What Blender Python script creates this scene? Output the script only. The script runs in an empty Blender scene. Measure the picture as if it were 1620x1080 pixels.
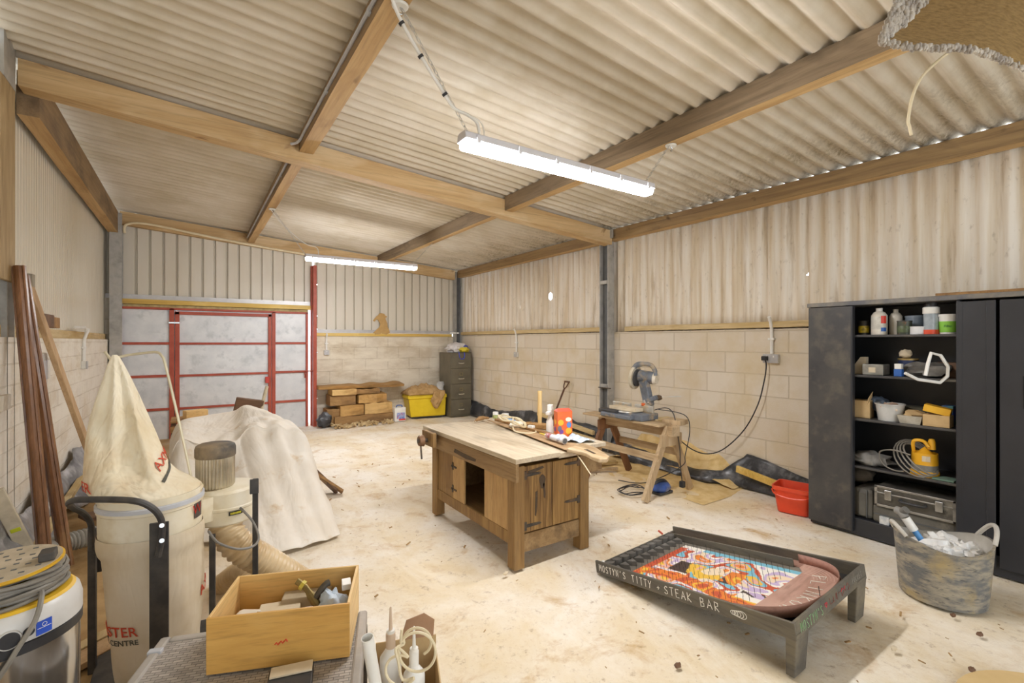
import bpy, math, random
from mathutils import Vector, Matrix, noise
random.seed(11)
SC = bpy.context.scene
COL = SC.collection
PI = math.pi
def R(a): return math.radians(a)
# ------------------------------------------------------------------ camera
YAW = R(33.9); CH = 1.55; FL = 752.0
SY, CY = math.sin(YAW), math.cos(YAW)
cam_d = bpy.data.cameras.new('camera'); cam = bpy.data.objects.new('camera', cam_d); COL.objects.link(cam)
cam.location = (0, 0, CH); cam.rotation_euler = (PI/2, 0, -YAW)
cam_d.sensor_width = 36; cam_d.lens = FL/1620*36; cam_d.clip_start = .05
SC.camera = cam
def at(u, v, D):
    """measured picture point at a distance D in front of the camera, as a point of the room"""
    r = (u-810)/FL; s = (540-v)/FL
    return Vector(((SY+r*CY)*D, (CY-r*SY)*D, CH+s*D))
# ------------------------------------------------------------------ mesh builder
def chain_matrix(o):
    m = Matrix.Identity(4)
    while o is not None:
        m = o.matrix_basis @ m; o = o.parent
    return m
def crom(pts, n):
    """catmull-rom resample, n steps per span"""
    P = [Vector(p) for p in pts]
    if len(P) < 3: return P
    out = []
    for i in range(len(P)-1):
        a = P[max(i-1, 0)]; b = P[i]; c = P[i+1]; d = P[min(i+2, len(P)-1)]
        for k in range(n):
            t = k/n
            out.append(.5*((2*b)+(c-a)*t+(2*a-5*b+4*c-d)*t*t+(3*b-a-3*c+d)*t**3))
    out.append(P[-1])
    return out
class MB:
    def __init__(s): s.v = []; s.f = []; s.fm = []; s.cur = 0
    def add(s, vs, fs, M=None):
        o = len(s.v)
        s.v += [(M @ Vector(p)) if M is not None else Vector(p) for p in vs]
        for q in fs: s.f.append(tuple(i+o for i in q)); s.fm.append(s.cur)
        return s
    def hexa(s, p, M=None):
        return s.add(p, [(3,2,1,0),(4,5,6,7),(0,1,5,4),(1,2,6,5),(2,3,7,6),(3,0,4,7)], M)
    def box(s, a, b, M=None):
        x0,y0,z0 = a; x1,y1,z1 = b
        x0,x1 = min(x0,x1),max(x0,x1); y0,y1 = min(y0,y1),max(y0,y1); z0,z1 = min(z0,z1),max(z0,z1)
        return s.hexa([(x0,y0,z0),(x1,y0,z0),(x1,y1,z0),(x0,y1,z0),(x0,y0,z1),(x1,y0,z1),(x1,y1,z1),(x0,y1,z1)], M)
    def bar(s, p0, p1, w, h, up=(0,0,1)):
        """rectangular bar from p0 to p1, w across, h along up"""
        p0, p1 = Vector(p0), Vector(p1); d = (p1-p0).normalized(); u = Vector(up)
        x = d.cross(u)
        if x.length < 1e-4: x = d.cross(Vector((1,0,0)))
        x.normalize(); u = x.cross(d).normalized(); x *= w/2; u *= h/2
        return s.hexa([p0-x-u,p0+x-u,p1+x-u,p1-x-u,p0-x+u,p0+x+u,p1+x+u,p1-x+u])
    def tube(s, pts, r, n=8, res=0, closed=False, cap=True):
        P = crom(pts, res) if res else [Vector(p) for p in pts]
        rs = r if isinstance(r, (list, tuple)) else None
        N = len(P); vs = []; fs = []; nrm = None
        for i, p in enumerate(P):
            if closed: t = P[(i+1) % N]-P[i-1]
            else: t = P[min(i+1, N-1)]-P[max(i-1, 0)]
            if t.length < 1e-9: t = Vector((0,0,1))
            t.normalize()
            if nrm is None:
                nrm = t.cross(Vector((0,0,1)))
                if nrm.length < .05: nrm = t.cross(Vector((1,0,0)))
            nrm = nrm - t*nrm.dot(t)
            if nrm.length < 1e-6: nrm = t.orthogonal()
            nrm.normalize(); b = t.cross(nrm)
            rr = r if rs is None else rs[min(int(i*len(rs)/N), len(rs)-1)] if len(rs) != N else rs[i]
            for k in range(n):
                a = 2*PI*k/n; vs.append(p+(nrm*math.cos(a)+b*math.sin(a))*rr)
        for i in range(N if closed else N-1):
            j = (i+1) % N
            for k in range(n):
                l = (k+1) % n; fs.append((i*n+k, i*n+l, j*n+l, j*n+k))
        if cap and not closed:
            fs.append(tuple(range(n-1, -1, -1))); fs.append(tuple((N-1)*n+k for k in range(n)))
        return s.add(vs, fs)
    def cyl(s, p0, p1, r0, r1=None, n=20, cap=True):
        return s.tube([p0, p1], [r0, r0 if r1 is None else r1], n, cap=cap)
    def lathe(s, prof, c=(0,0,0), n=32, M=None, sx=1, sy=1, flute=0, nf=0):
        vs = []; fs = []
        for (r, z) in prof:
            for k in range(n):
                a = 2*PI*k/n; q = r*(1+(flute*math.cos(nf*a) if nf else 0))
                vs.append((c[0]+q*math.cos(a)*sx, c[1]+q*math.sin(a)*sy, c[2]+z))
        for i in range(len(prof)-1):
            for k in range(n):
                l = (k+1) % n; fs.append((i*n+k, i*n+l, (i+1)*n+l, (i+1)*n+k))
        if prof[0][0] > 1e-6: fs.append(tuple(range(n-1, -1, -1)))
        if prof[-1][0] > 1e-6: fs.append(tuple((len(prof)-1)*n+k for k in range(n)))
        return s.add(vs, fs, M)
    def shell(s, prof, c=(0,0,0), n=32, M=None, sx=1, sy=1):
        """lathe left open at both ends (profile goes out and back in)"""
        vs = []; fs = []
        for (r, z) in prof:
            for k in range(n):
                a = 2*PI*k/n; vs.append((c[0]+r*math.cos(a)*sx, c[1]+r*math.sin(a)*sy, c[2]+z))
        for i in range(len(prof)-1):
            for k in range(n):
                l = (k+1) % n; fs.append((i*n+k, i*n+l, (i+1)*n+l, (i+1)*n+k))
        return s.add(vs, fs, M)
    def prism(s, poly, z0, z1, M=None):
        n = len(poly)
        vs = [(p[0],p[1],z0) for p in poly]+[(p[0],p[1],z1) for p in poly]
        fs = [tuple(range(n-1,-1,-1)), tuple(range(n, 2*n))]+[(i,(i+1)%n,n+(i+1)%n,n+i) for i in range(n)]
        return s.add(vs, fs, M)
    def grid(s, rows, closed=False):
        n = len(rows[0]); vs = [p for r in rows for p in r]; fs = []
        for i in range(len(rows)-1):
            for k in range(n if closed else n-1):
                l = (k+1) % n; fs.append((i*n+k, i*n+l, (i+1)*n+l, (i+1)*n+k))
        return s.add(vs, fs)
    def ball(s, c, r, n=16, sz=1.0, lump=0, seed=0):
        vs = []; fs = []; m = n//2; c = Vector(c)
        for i in range(m+1):
            th = PI*i/m
            for k in range(n):
                a = 2*PI*k/n
                d = Vector((math.sin(th)*math.cos(a), math.sin(th)*math.sin(a), math.cos(th)*sz))
                q = 1+lump*noise.noise(d*2.2+Vector((seed*7.1, seed*3.3, seed)))
                vs.append(c+Vector((d.x*r[0], d.y*r[1], d.z*r[2]))*q if isinstance(r, tuple) else c+d*r*q)
        for i in range(m):
            for k in range(n):
                l = (k+1) % n; fs.append((i*n+k, (i+1)*n+k, (i+1)*n+l, i*n+l))
        return s.add(vs, fs)
    def build(s, name, mat, parent=None, smooth=35, bevel=0, solid=0, sub=0, label=None, cat=None, group=None, kind=None):
        me = bpy.data.meshes.new(name)
        vs = s.v
        if parent is not None:
            inv = chain_matrix(parent).inverted(); vs = [inv @ v for v in vs]; loc = None
        elif kind == 'structure': loc = None
        else:
            xs = [v.x for v in vs]; ys = [v.y for v in vs]
            loc = Vector(((min(xs)+max(xs))/2, (min(ys)+max(ys))/2, min(v.z for v in vs)))
            vs = [v-loc for v in vs]
        me.from_pydata([tuple(v) for v in vs], [], s.f)
        for m in (mat if isinstance(mat, (list, tuple)) else [mat]): me.materials.append(m)
        if max(s.fm, default=0): me.polygons.foreach_set('material_index', s.fm)
        me.validate()
        if smooth:
            me.polygons.foreach_set('use_smooth', [True]*len(me.polygons)); me.set_sharp_from_angle(angle=R(smooth))
        o = bpy.data.objects.new(name, me); COL.objects.link(o)
        if parent is not None: o.parent = parent
        elif loc is not None: o.location = loc
        if sub:
            m = o.modifiers.new('sub', 'SUBSURF'); m.levels = m.render_levels = sub
        if solid:
            m = o.modifiers.new('solid', 'SOLIDIFY'); m.thickness = solid; m.offset = 0
        if bevel:
            m = o.modifiers.new('bevel', 'BEVEL'); m.width = bevel; m.segments = 2; m.limit_method = 'ANGLE'; m.angle_limit = R(40)
        tag(o, label, cat, group, kind)
        return o
def tag(o, label=None, cat=None, group=None, kind=None):
    if label: o['label'] = label
    if cat: o['category'] = cat
    if group: o['group'] = group
    if kind: o['kind'] = kind
    return o
def thing(name, label, cat, loc=(0,0,0), rz=0, group=None):
    o = bpy.data.objects.new(name, None); COL.objects.link(o); o.empty_display_size = .1
    o.location = loc; o.rotation_euler = (0,0,rz)
    return tag(o, label, cat, group)
def copy_tree(o, parent=None):
    c = o.copy(); COL.objects.link(c)
    if parent is not None: c.parent = parent
    for ch in list(o.children): copy_tree(ch, c)
    return c
def dup(root, loc, rz=0, label=None, group=None):
    c = copy_tree(root); c.location = loc; c.rotation_euler = (0,0,rz)
    if label: c['label'] = label
    if group: c['group'] = group
    return c
def TR(x, y, z, rz=0, rx=0, ry=0):
    return Matrix.Translation((x,y,z)) @ Matrix.Rotation(rz,4,'Z') @ Matrix.Rotation(ry,4,'Y') @ Matrix.Rotation(rx,4,'X')
# ------------------------------------------------------------------ materials
def lin(h):
    c = [int(h[i:i+2],16)/255 for i in (0,2,4)]
    return tuple((x/12.92 if x <= .04045 else ((x+.055)/1.055)**2.4) for x in c)+(1,)
MATS = {}
def new_mat(name):
    m = bpy.data.materials.new(name); m.use_nodes = True
    nt = m.node_tree; b = nt.nodes['Principled BSDF']
    return m, nt, b
def coords(nt, scale=(1,1,1), rot=(0,0,0)):
    tc = nt.nodes.new('ShaderNodeTexCoord'); mp = nt.nodes.new('ShaderNodeMapping')
    mp.inputs['Scale'].default_value = scale; mp.inputs['Rotation'].default_value = rot
    nt.links.new(tc.outputs['Object'], mp.inputs['Vector']); return mp.outputs['Vector']
def noise_fac(nt, vec, scale, detail=5, lo=.35, hi=.65, rough=.6, dist=0):
    n = nt.nodes.new('ShaderNodeTexNoise'); n.inputs['Scale'].default_value = scale
    n.inputs['Detail'].default_value = detail; n.inputs['Roughness'].default_value = rough; n.inputs['Distortion'].default_value = dist
    nt.links.new(vec, n.inputs['Vector'])
    r = nt.nodes.new('ShaderNodeMapRange'); r.inputs['From Min'].default_value = lo; r.inputs['From Max'].default_value = hi
    nt.links.new(n.outputs['Fac'], r.inputs['Value']); return r.outputs['Result'], n
def mix(nt, fac, a, b):
    m = nt.nodes.new('ShaderNodeMix'); m.data_type = 'RGBA'
    for sock, val in ((m.inputs[0], fac), (m.inputs[6], a), (m.inputs[7], b)):
        if hasattr(val, 'links') or hasattr(val, 'is_output'): nt.links.new(val, sock)
        else: sock.default_value = val
    return m.outputs[2]
def math_node(nt, op, a, b=None):
    m = nt.nodes.new('ShaderNodeMath'); m.operation = op
    for i, val in enumerate((a, b)):
        if val is None: continue
        if hasattr(val, 'is_output'): nt.links.new(val, m.inputs[i])
        else: m.inputs[i].default_value = val
    return m.outputs[0]
def bump(nt, b, h, strength=.3, dist=.01):
    n = nt.nodes.new('ShaderNodeBump'); n.inputs['Strength'].default_value = strength; n.inputs['Distance'].default_value = dist
    nt.links.new(h, n.inputs['Height']); nt.links.new(n.outputs['Normal'], b.inputs['Normal'])
def plain(name, c, c2=None, rough=.6, metal=0, scale=6, lo=.4, hi=.7, bmp=0, bscale=40, c3=None, s3=1.5, alpha=1, trans=0, stretch=(1,1,1), c3lo=.52):
    m, nt, b = new_mat(name)
    b.inputs['Roughness'].default_value = rough; b.inputs['Metallic'].default_value = metal
    vec = coords(nt, stretch)
    if c2:
        f, _ = noise_fac(nt, vec, scale, lo=lo, hi=hi); out = mix(nt, f, lin(c), lin(c2))
        if c3:
            f3, _ = noise_fac(nt, vec, s3, lo=c3lo, hi=c3lo+.16); out = mix(nt, f3, out, lin(c3))
        nt.links.new(out, b.inputs['Base Color'])
    else: b.inputs['Base Color'].default_value = lin(c)
    if bmp:
        f, n = noise_fac(nt, vec, bscale); bump(nt, b, n.outputs['Fac'], bmp)
    if alpha < 1: b.inputs['Alpha'].default_value = alpha
    if trans: b.inputs['Transmission Weight'].default_value = trans
    MATS[name] = m; return m
def folds(m, scale=4, stretch=(1,1,.35), strength=.6, dist=.04):
    """soft creases in hanging cloth"""
    nt = m.node_tree; b = nt.nodes['Principled BSDF']
    _, n = noise_fac(nt, coords(nt, stretch), scale, 3, dist=1.2); _, n2 = noise_fac(nt, coords(nt, stretch), scale*2.6, 2, dist=.8)
    h = math_node(nt, 'ADD', math_node(nt, 'ABSOLUTE', math_node(nt, 'SUBTRACT', n.outputs['Fac'], .5)), math_node(nt, 'MULTIPLY', n2.outputs['Fac'], .25))
    bump(nt, b, h, strength, dist); return m
def wood(name, c, c2, axis=1, c3=None, rough=.65, gs=14, along=.09, bmp=.12, hi=.68, knots=None):
    """grain stretched along one local axis, broad tone change, optional stains"""
    m, nt, b = new_mat(name); b.inputs['Roughness'].default_value = rough
    sc = [1,1,1]; sc[axis] = along
    v1 = coords(nt, sc); f1, n1 = noise_fac(nt, v1, gs, 6, .35, hi, .65, .6)
    out = mix(nt, f1, lin(c), lin(c2))
    sc2 = [1,1,1]; sc2[axis] = .35
    if c3:
        f2, _ = noise_fac(nt, coords(nt, sc2), 3.2, 4, .52, .72, .6, .3); out = mix(nt, f2, out, lin(c3))
    sg = [1,1,1]; sg[axis] = along*.6
    f5, _ = noise_fac(nt, coords(nt, sg), gs*5, 3, .5, .75, .7); out = mix(nt, math_node(nt, 'MULTIPLY', f5, .45), out, tuple(q*.45 for q in lin(c2)[:3])+(1,))
    if knots:
        sk = [1,1,1]; sk[axis] = .55
        f4, _ = noise_fac(nt, coords(nt, sk), 5.5, 3, .66, .74, .5, .6); out = mix(nt, math_node(nt, 'MULTIPLY', f4, .75), out, lin(knots))
    nt.links.new(out, b.inputs['Base Color'])
    if bmp: bump(nt, b, n1.outputs['Fac'], bmp)
    MATS[name] = m; return m
def glow(name, c, st):
    m, nt, b = new_mat(name); b.inputs['Base Color'].default_value = lin(c)
    b.inputs['Emission Color'].default_value = lin(c); b.inputs['Emission Strength'].default_value = st
    return m
# ------------------------------------------------------------------ lettering
def text_mesh(s, size, extrude=.0008):
    cu = bpy.data.curves.new('lettering', 'FONT'); cu.body = s; cu.size = size; cu.extrude = extrude
    cu.align_x = 'CENTER'; cu.align_y = 'CENTER'; cu.resolution_u = 3
    o = bpy.data.objects.new('lettering', cu); COL.objects.link(o)
    dg = bpy.context.evaluated_depsgraph_get(); dg.update()
    me = bpy.data.meshes.new_from_object(o.evaluated_get(dg))
    vs = [Vector(v.co) for v in me.vertices]; fs = [tuple(p.vertices) for p in me.polygons]
    bpy.data.objects.remove(o); bpy.data.curves.remove(cu); bpy.data.meshes.remove(me)
    return vs, fs
def put_text(mb, s, size, M, bend=None):
    vs, fs = text_mesh(s, size)
    if bend: vs = [bend(v) for v in vs]
    mb.add(vs, fs, M); return mb
STROKES = {
 'M': [[(0,0),(.1,1),(.5,.35),(.9,1),(1,0)]], 'O': [[(.5,1),(.15,.8),(.05,.4),(.3,0),(.7,.02),(.95,.4),(.85,.85),(.5,1)]],
 'S': [[(.9,.85),(.5,1),(.15,.8),(.3,.55),(.8,.4),(.85,.1),(.4,0),(.05,.15)]], 'T': [[(0,.95),(1,1)],[(.5,.97),(.48,0)]],
 'Y': [[(0,1),(.5,.5)],[(1,1),(.5,.5),(.3,0)]], 'N': [[(0,0),(.1,1),(.85,0),(.95,1)]], "'": [[(.5,1),(.4,.75)]],
 'I': [[(.5,1),(.5,0)]], '+': [[(.1,.4),(.9,.45)],[(.5,.8),(.48,.05)]], 'E': [[(.9,1),(.1,1),(.1,0),(.9,0)],[(.1,.5),(.7,.5)]],
 'A': [[(0,0),(.5,1),(1,0)],[(.2,.4),(.8,.38)]], 'K': [[(.1,1),(.1,0)],[(.9,1),(.1,.45),(.9,0)]],
 'B': [[(.1,0),(.1,1),(.7,.9),(.7,.6),(.1,.52),(.8,.4),(.8,.08),(.1,0)]], 'R': [[(.1,0),(.1,1),(.75,.9),(.75,.6),(.1,.5),(.9,0)]],
 'P': [[(.1,0),(.1,1),(.8,.9),(.8,.58),(.1,.48)]], 'L': [[(.1,1),(.1,0),(.85,0)]], 'W': [[(0,1),(.25,0),(.5,.6),(.75,0),(1,1)]],
 'C': [[(.9,.85),(.5,1),(.1,.7),(.1,.25),(.5,0),(.9,.15)]], 'G': [[(.9,.8),(.5,1),(.1,.6),(.3,.05),(.9,.1),(.9,.45),(.6,.45)]],
 'H': [[(.1,1),(.1,0)],[(.9,1),(.9,0)],[(.1,.5),(.9,.5)]], 'X': [[(0,0),(1,1)],[(0,1),(1,0)]]}
def chalk(mb, s, x0, x1, y, h, M, r=.0016, jit=.04):
    """hand-drawn capitals between x0 and x1 on the local XY plane of M"""
    n = len(s); w = (x1-x0)/n
    for i, ch in enumerate(s):
        for st in STROKES.get(ch, []):
            a = random.uniform(-jit, jit)
            pts = [M @ Vector((x0+i*w+(p[0]*.66+.1)*w, y+(p[1]+a)*h, 0)) for p in st]
            mb.tube(pts, r, 5)
    return mb
# ------------------------------------------------------------------ room materials
def blocks(name, axis, c1, c2, cm, stain, off=(0,0), rh=.228, bw=.455, whiten=None, wscale=1.2):
    m, nt, b = new_mat(name); b.inputs['Roughness'].default_value = .9
    tc = nt.nodes.new('ShaderNodeTexCoord'); sp = nt.nodes.new('ShaderNodeSeparateXYZ'); cb = nt.nodes.new('ShaderNodeCombineXYZ')
    nt.links.new(tc.outputs['Object'], sp.inputs[0])
    nt.links.new(math_node(nt, 'ADD', sp.outputs[axis], off[0]), cb.inputs[0]); nt.links.new(math_node(nt, 'ADD', sp.outputs[2], off[1]), cb.inputs[1])
    br = nt.nodes.new('ShaderNodeTexBrick'); nt.links.new(cb.outputs[0], br.inputs['Vector'])
    br.inputs['Scale'].default_value = 1; br.inputs['Brick Width'].default_value = bw; br.inputs['Row Height'].default_value = rh
    br.inputs['Mortar Size'].default_value = .007; br.inputs['Mortar Smooth'].default_value = .3
    br.inputs['Color1'].default_value = lin(c1); br.inputs['Color2'].default_value = lin(c2); br.inputs['Mortar'].default_value = lin(cm)
    v = coords(nt); f, n = noise_fac(nt, v, 2.2, 6, .45, .7); out = mix(nt, f, br.outputs['Color'], lin(stain))
    if whiten:
        f2, _ = noise_fac(nt, coords(nt, (1,1,3)), wscale, 6, .42, .6, .7); out = mix(nt, f2, out, lin(whiten))
    nt.links.new(out, b.inputs['Base Color'])
    _, n2 = noise_fac(nt, v, 60, 3)
    h = math_node(nt, 'SUBTRACT', math_node(nt, 'MULTIPLY', n2.outputs['Fac'], .35), br.outputs['Fac'])
    bump(nt, b, h, .6, .012); return m
M_BLK_R = blocks('block_tan', 1, 'd8ccba', 'dfd5c5', 'c9bca8', 'd2c1a0', off=(.1,-.066))
M_BLK_B = blocks('block_pale', 0, 'd0c5b2', 'dacfbd', 'bcae97', 'c6b599', off=(.1,-.066), whiten='e6ddcb')
M_BLK_L = blocks('block_whitewashed', 1, 'e6dfd3', 'eee8dd', 'd2c7b5', 'ddcfb8', off=(0,-.04), rh=.15, bw=.3, whiten='f2ece0')
def floor_mat():
    m, nt, b = new_mat('dusty_concrete'); b.inputs['Roughness'].default_value = .92
    v = coords(nt); f, _ = noise_fac(nt, v, 1.1, 8, .38, .62, .65, .4); out = mix(nt, f, lin('f1eade'), lin('e2d0ae'))
    f2, _ = noise_fac(nt, v, 3.1, 8, .54, .72, .7, .5); out = mix(nt, f2, out, lin('c9a876'))
    f3, _ = noise_fac(nt, v, 16, 8, .57, .72, .75); out = mix(nt, math_node(nt, 'MULTIPLY', f3, .75), out, lin('94744a'))
    f7, _ = noise_fac(nt, v, 45, 5, .55, .75, .8); out = mix(nt, math_node(nt, 'MULTIPLY', f7, .45), out, lin('b89868'))
    f4, _ = noise_fac(nt, coords(nt, (1,.35,1)), 1.6, 7, .5, .66, .7, 1.0); out = mix(nt, math_node(nt, 'MULTIPLY', f4, .6), out, lin('f8f0e2'))
    # the left-hand strip by the machine is bare earth-brown dust
    sp = nt.nodes.new('ShaderNodeSeparateXYZ'); nt.links.new(v, sp.inputs[0])
    r = nt.nodes.new('ShaderNodeMapRange'); r.inputs['From Min'].default_value = .35; r.inputs['From Max'].default_value = -.35
    _, nn = noise_fac(nt, v, 2.5, 5)
    nt.links.new(math_node(nt, 'ADD', sp.outputs[0], math_node(nt, 'MULTIPLY', math_node(nt, 'SUBTRACT', nn.outputs['Fac'], .5), .9)), r.inputs['Value'])
    f5, _ = noise_fac(nt, v, 5, 6, .3, .7); dust = mix(nt, f5, lin('c0a070'), lin('96774a'))
    out = mix(nt, r.outputs['Result'], out, dust)
    # sawdust under the saw
    d = nt.nodes.new('ShaderNodeVectorMath'); d.operation = 'DISTANCE'; nt.links.new(v, d.inputs[0]); d.inputs[1].default_value = (4.45, 3.5, 0)
    r2 = nt.nodes.new('ShaderNodeMapRange'); r2.inputs['From Min'].default_value = 1.5; r2.inputs['From Max'].default_value = .3
    nt.links.new(math_node(nt, 'ADD', d.outputs['Value'], math_node(nt, 'MULTIPLY', nn.outputs['Fac'], .8)), r2.inputs['Value'])
    out = mix(nt, math_node(nt, 'MULTIPLY', r2.outputs['Result'], .9), out, lin('e3c489'))
    nt.links.new(out, b.inputs['Base Color'])
    _, n6 = noise_fac(nt, v, 9, 8); bump(nt, b, n6.outputs['Fac'], .5, .02); return m
M_FLOOR = floor_mat()
def roofmat():
    m = plain('fibre_cement_roof', 'd9cfbe', 'c8bca4', .85, scale=1.6, lo=.4, hi=.7, bmp=.1, bscale=80, c3='e2dbcd', s3=.9)
    nt = m.node_tree; b = nt.nodes['Principled BSDF']; cur = b.inputs['Base Color'].links[0].from_socket
    v = coords(nt); sp = nt.nodes.new('ShaderNodeSeparateXYZ'); nt.links.new(v, sp.inputs[0])
    r = nt.nodes.new('ShaderNodeMapRange'); r.inputs['From Min'].default_value = 3.7; r.inputs['From Max'].default_value = 4.85
    nt.links.new(sp.outputs[0], r.inputs['Value'])
    f, _ = noise_fac(nt, coords(nt, (.5,2.2,1)), 4, 6, .42, .62, .7); g, _ = noise_fac(nt, coords(nt, (1,1,1)), 30, 4, .35, .6, .7)
    k = math_node(nt, 'MULTIPLY', math_node(nt, 'MULTIPLY', r.outputs['Result'], f), math_node(nt, 'MULTIPLY', g, .85))
    out = mix(nt, k, cur, lin('6f5f3c'))
    f2, _ = noise_fac(nt, coords(nt, (.12,3,1)), 5, 5, .5, .75); out = mix(nt, math_node(nt, 'MULTIPLY', f2, .4), out, lin('a8946f'))
    nt.links.new(out, b.inputs['Base Color']); return m
M_ROOF = roofmat()
_unused_roof = lambda: plain('fibre_cement_roof', 'd6cbb8', 'c6b9a0', .85, scale=1.6, lo=.4, hi=.7, bmp=.1, bscale=80, c3='e0d8c8', s3=.9)
def _unused(): pass
def asbestos():
    m, nt, b = new_mat('weathered_fibre_cement'); b.inputs['Roughness'].default_value = .85
    v = coords(nt, (1,1,.05)); f, _ = noise_fac(nt, v, 13, 6, .40, .66); out = mix(nt, f, lin('f0e9de'), lin('dacab0'))
    f2, _ = noise_fac(nt, coords(nt, (1,1,.1)), 8, 6, .56, .70); out = mix(nt, math_node(nt, 'MULTIPLY', f2, .7), out, lin('a8926e'))
    f3, _ = noise_fac(nt, coords(nt, (1,1,.5)), 25, 5, .6, .8); out = mix(nt, math_node(nt, 'MULTIPLY', f3, .5), out, lin('7d6a4c'))
    nt.links.new(out, b.inputs['Base Color']); return m
M_ASB = asbestos()
M_CLAD = plain('grey_cream_steel_sheet', 'd9d2c4', 'cfc6b4', .45, scale=2, stretch=(1,1,.2))
M_CLADL = plain('white_steel_sheet', 'e2dccd', 'd8d0bd', .32, scale=2, stretch=(1,1,.2))
M_FLASH = plain('zinc_flashing', 'c3c1c0', 'b2b0b0', .4, .3)
M_GALV = plain('galvanised_steel', 'b3b1ad', '96958f', .55, .15, scale=9, c3='bdb9b0')
M_GALV_DOOR = plain('galvanised_sheet', 'dfe1e3', 'cdd0d4', .38, .05, scale=4, lo=.35, hi=.7, c3='c2c6c9', s3=7)
M_RED = plain('red_oxide_paint', 'a2452f', 'b8563f', .5, scale=5)
M_SLOT = plain('dark_web', '5d5f60', '6f7070', .6, .1)
M_BEAM = wood('larch_beam', 'd4b687', 'bb9765', 0, 'dcc49c', gs=9, along=.06, knots='845a2c')
M_PURL = wood('purlin_wood', 'a58a66', '83694a', 1, '5f4e3c', gs=9, along=.06)
M_PURLD = wood('purlin_wood_weathered', '9a866c', '77654f', 1, '4c3f30', gs=10, along=.08)
M_PLATE = wood('plate_wood', 'a98d62', '84694a', 1, '66523a', gs=9, along=.07, knots='4a3620')
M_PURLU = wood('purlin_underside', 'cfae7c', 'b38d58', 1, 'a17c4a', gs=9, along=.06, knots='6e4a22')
M_BATTEN = wood('yellow_batten', 'e3c36a', 'cda650', 0, 'efd48c', gs=10)
M_BATTENY = wood('pale_batten', 'dcc79c', 'c2a66e', 1, 'ad8c55', gs=10)
M_WHITE = plain('white_plastic', 'efeeea', 'e2e0d8', .4)
M_CREAMPL = plain('cream_cable', 'e9dcbc', 'd8c8a2', .5)
M_BLACK = plain('black_plastic', '26262a', '3a3836', .5, scale=8)
M_CHROME = plain('bright_metal', 'c9c9c7', 'a8a8a6', .25, .9)
# ------------------------------------------------------------------ room
XL, XR, YB, YF = -1.06, 4.95, 9.5, -3.6
def roof_z(x): return 3.14+(4.95-x)*.0775
fl = MB(); n = 90
rows = []
for i in range(n+1):
    y = YF-.5+(YB+.3-YF+.5)*i/n; row = []
    for k in range(50):
        x = XL-.3+(XR-XL+.6)*k/49
        row.append(Vector((x, y, -.012+.012*noise.noise(Vector((x*1.7,y*1.7,0)))+.006*noise.noise(Vector((x*6,y*6,3))))))
    rows.append(row)
fl.grid(rows).build('floor', M_FLOOR, kind='structure', smooth=80)
# ceiling: one corrugated sheet roof falling to the right
rf = MB(); pit = .133; rows = []; ny = int((YB+.25-YF)/pit*8)
for i in range(ny+1):
    y = YF+(YB+.25-YF)*i/ny; dz = .024*math.cos(2*PI*(y-1.0)/pit)
    rows.append([Vector((x, y, roof_z(x)+dz)) for x in (XL-.35, XL, .9, 3.1, 4.6, XR, XR+.035)])
rf.grid(rows).build('ceiling', M_ROOF, kind='structure', smooth=60, solid=.006)
# right wall: block work to 1.71, batten, corrugated sheet above
w = MB(); w.box((XR,YF,-.1),(XR+.2,YB,1.68)); wr = w.build('wall_right', M_BLK_R, kind='structure', smooth=0)
CZS = (1.68, 1.9)+tuple(2.1+.014*i for i in range(21))+(2.6, 3.06)
cl = MB(); rows = []; n = int((YB-YF)/pit*10)
for i in range(n+1):
    y = YF+(YB-YF)*i/n; dx = .018*math.cos(2*PI*y/pit)
    # lapped sheet joints
    dx += (.0, .011)[int((y+20)/1.03) % 2]
    rows.append([Vector((XR+.045+dx, y, z)) for z in CZS])
cl.grid(rows)
HOLES = ((7.16,2.19,.022,.045),(6.285,2.31,.032,.065),(2.255,2.21,.011,.014))
keep = []
for q in cl.f:
    c = sum((cl.v[i] for i in q), Vector())/4
    if not any(((c.y-h[0])/h[2])**2+((c.z-h[1])/h[3])**2 < 1 for h in HOLES): keep.append(q)
cl.f = keep; cl.fm = [0]*len(keep)
cl.build('cladding', M_ASB, wr, smooth=60, solid=.006)
M_SKYGAP = None
bt = MB(); random.seed(4)
for (a, b_) in ((YF, 4.55), (5.0, 9.35)):
    nseg = int((b_-a)/.25); sec = []
    for i in range(nseg+1):
        y = a+(b_-a)*i/nseg; j = .008*noise.noise(Vector((0,y*2,5))); k = .006*noise.noise(Vector((3,y*3,5)))
        sec.append([Vector((XR-.035+j, y, 1.695+k)), Vector((XR-.035+j, y, 1.755+k)), Vector((XR+.1, y, 1.76+k)), Vector((XR+.1, y, 1.69+k))])
    bt.grid(sec, closed=True); bt.add(sec[0], [(3,2,1,0)]); bt.add(sec[-1], [(0,1,2,3)])
bt.build('ledge_batten', M_BATTENY, wr, smooth=40)
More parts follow.
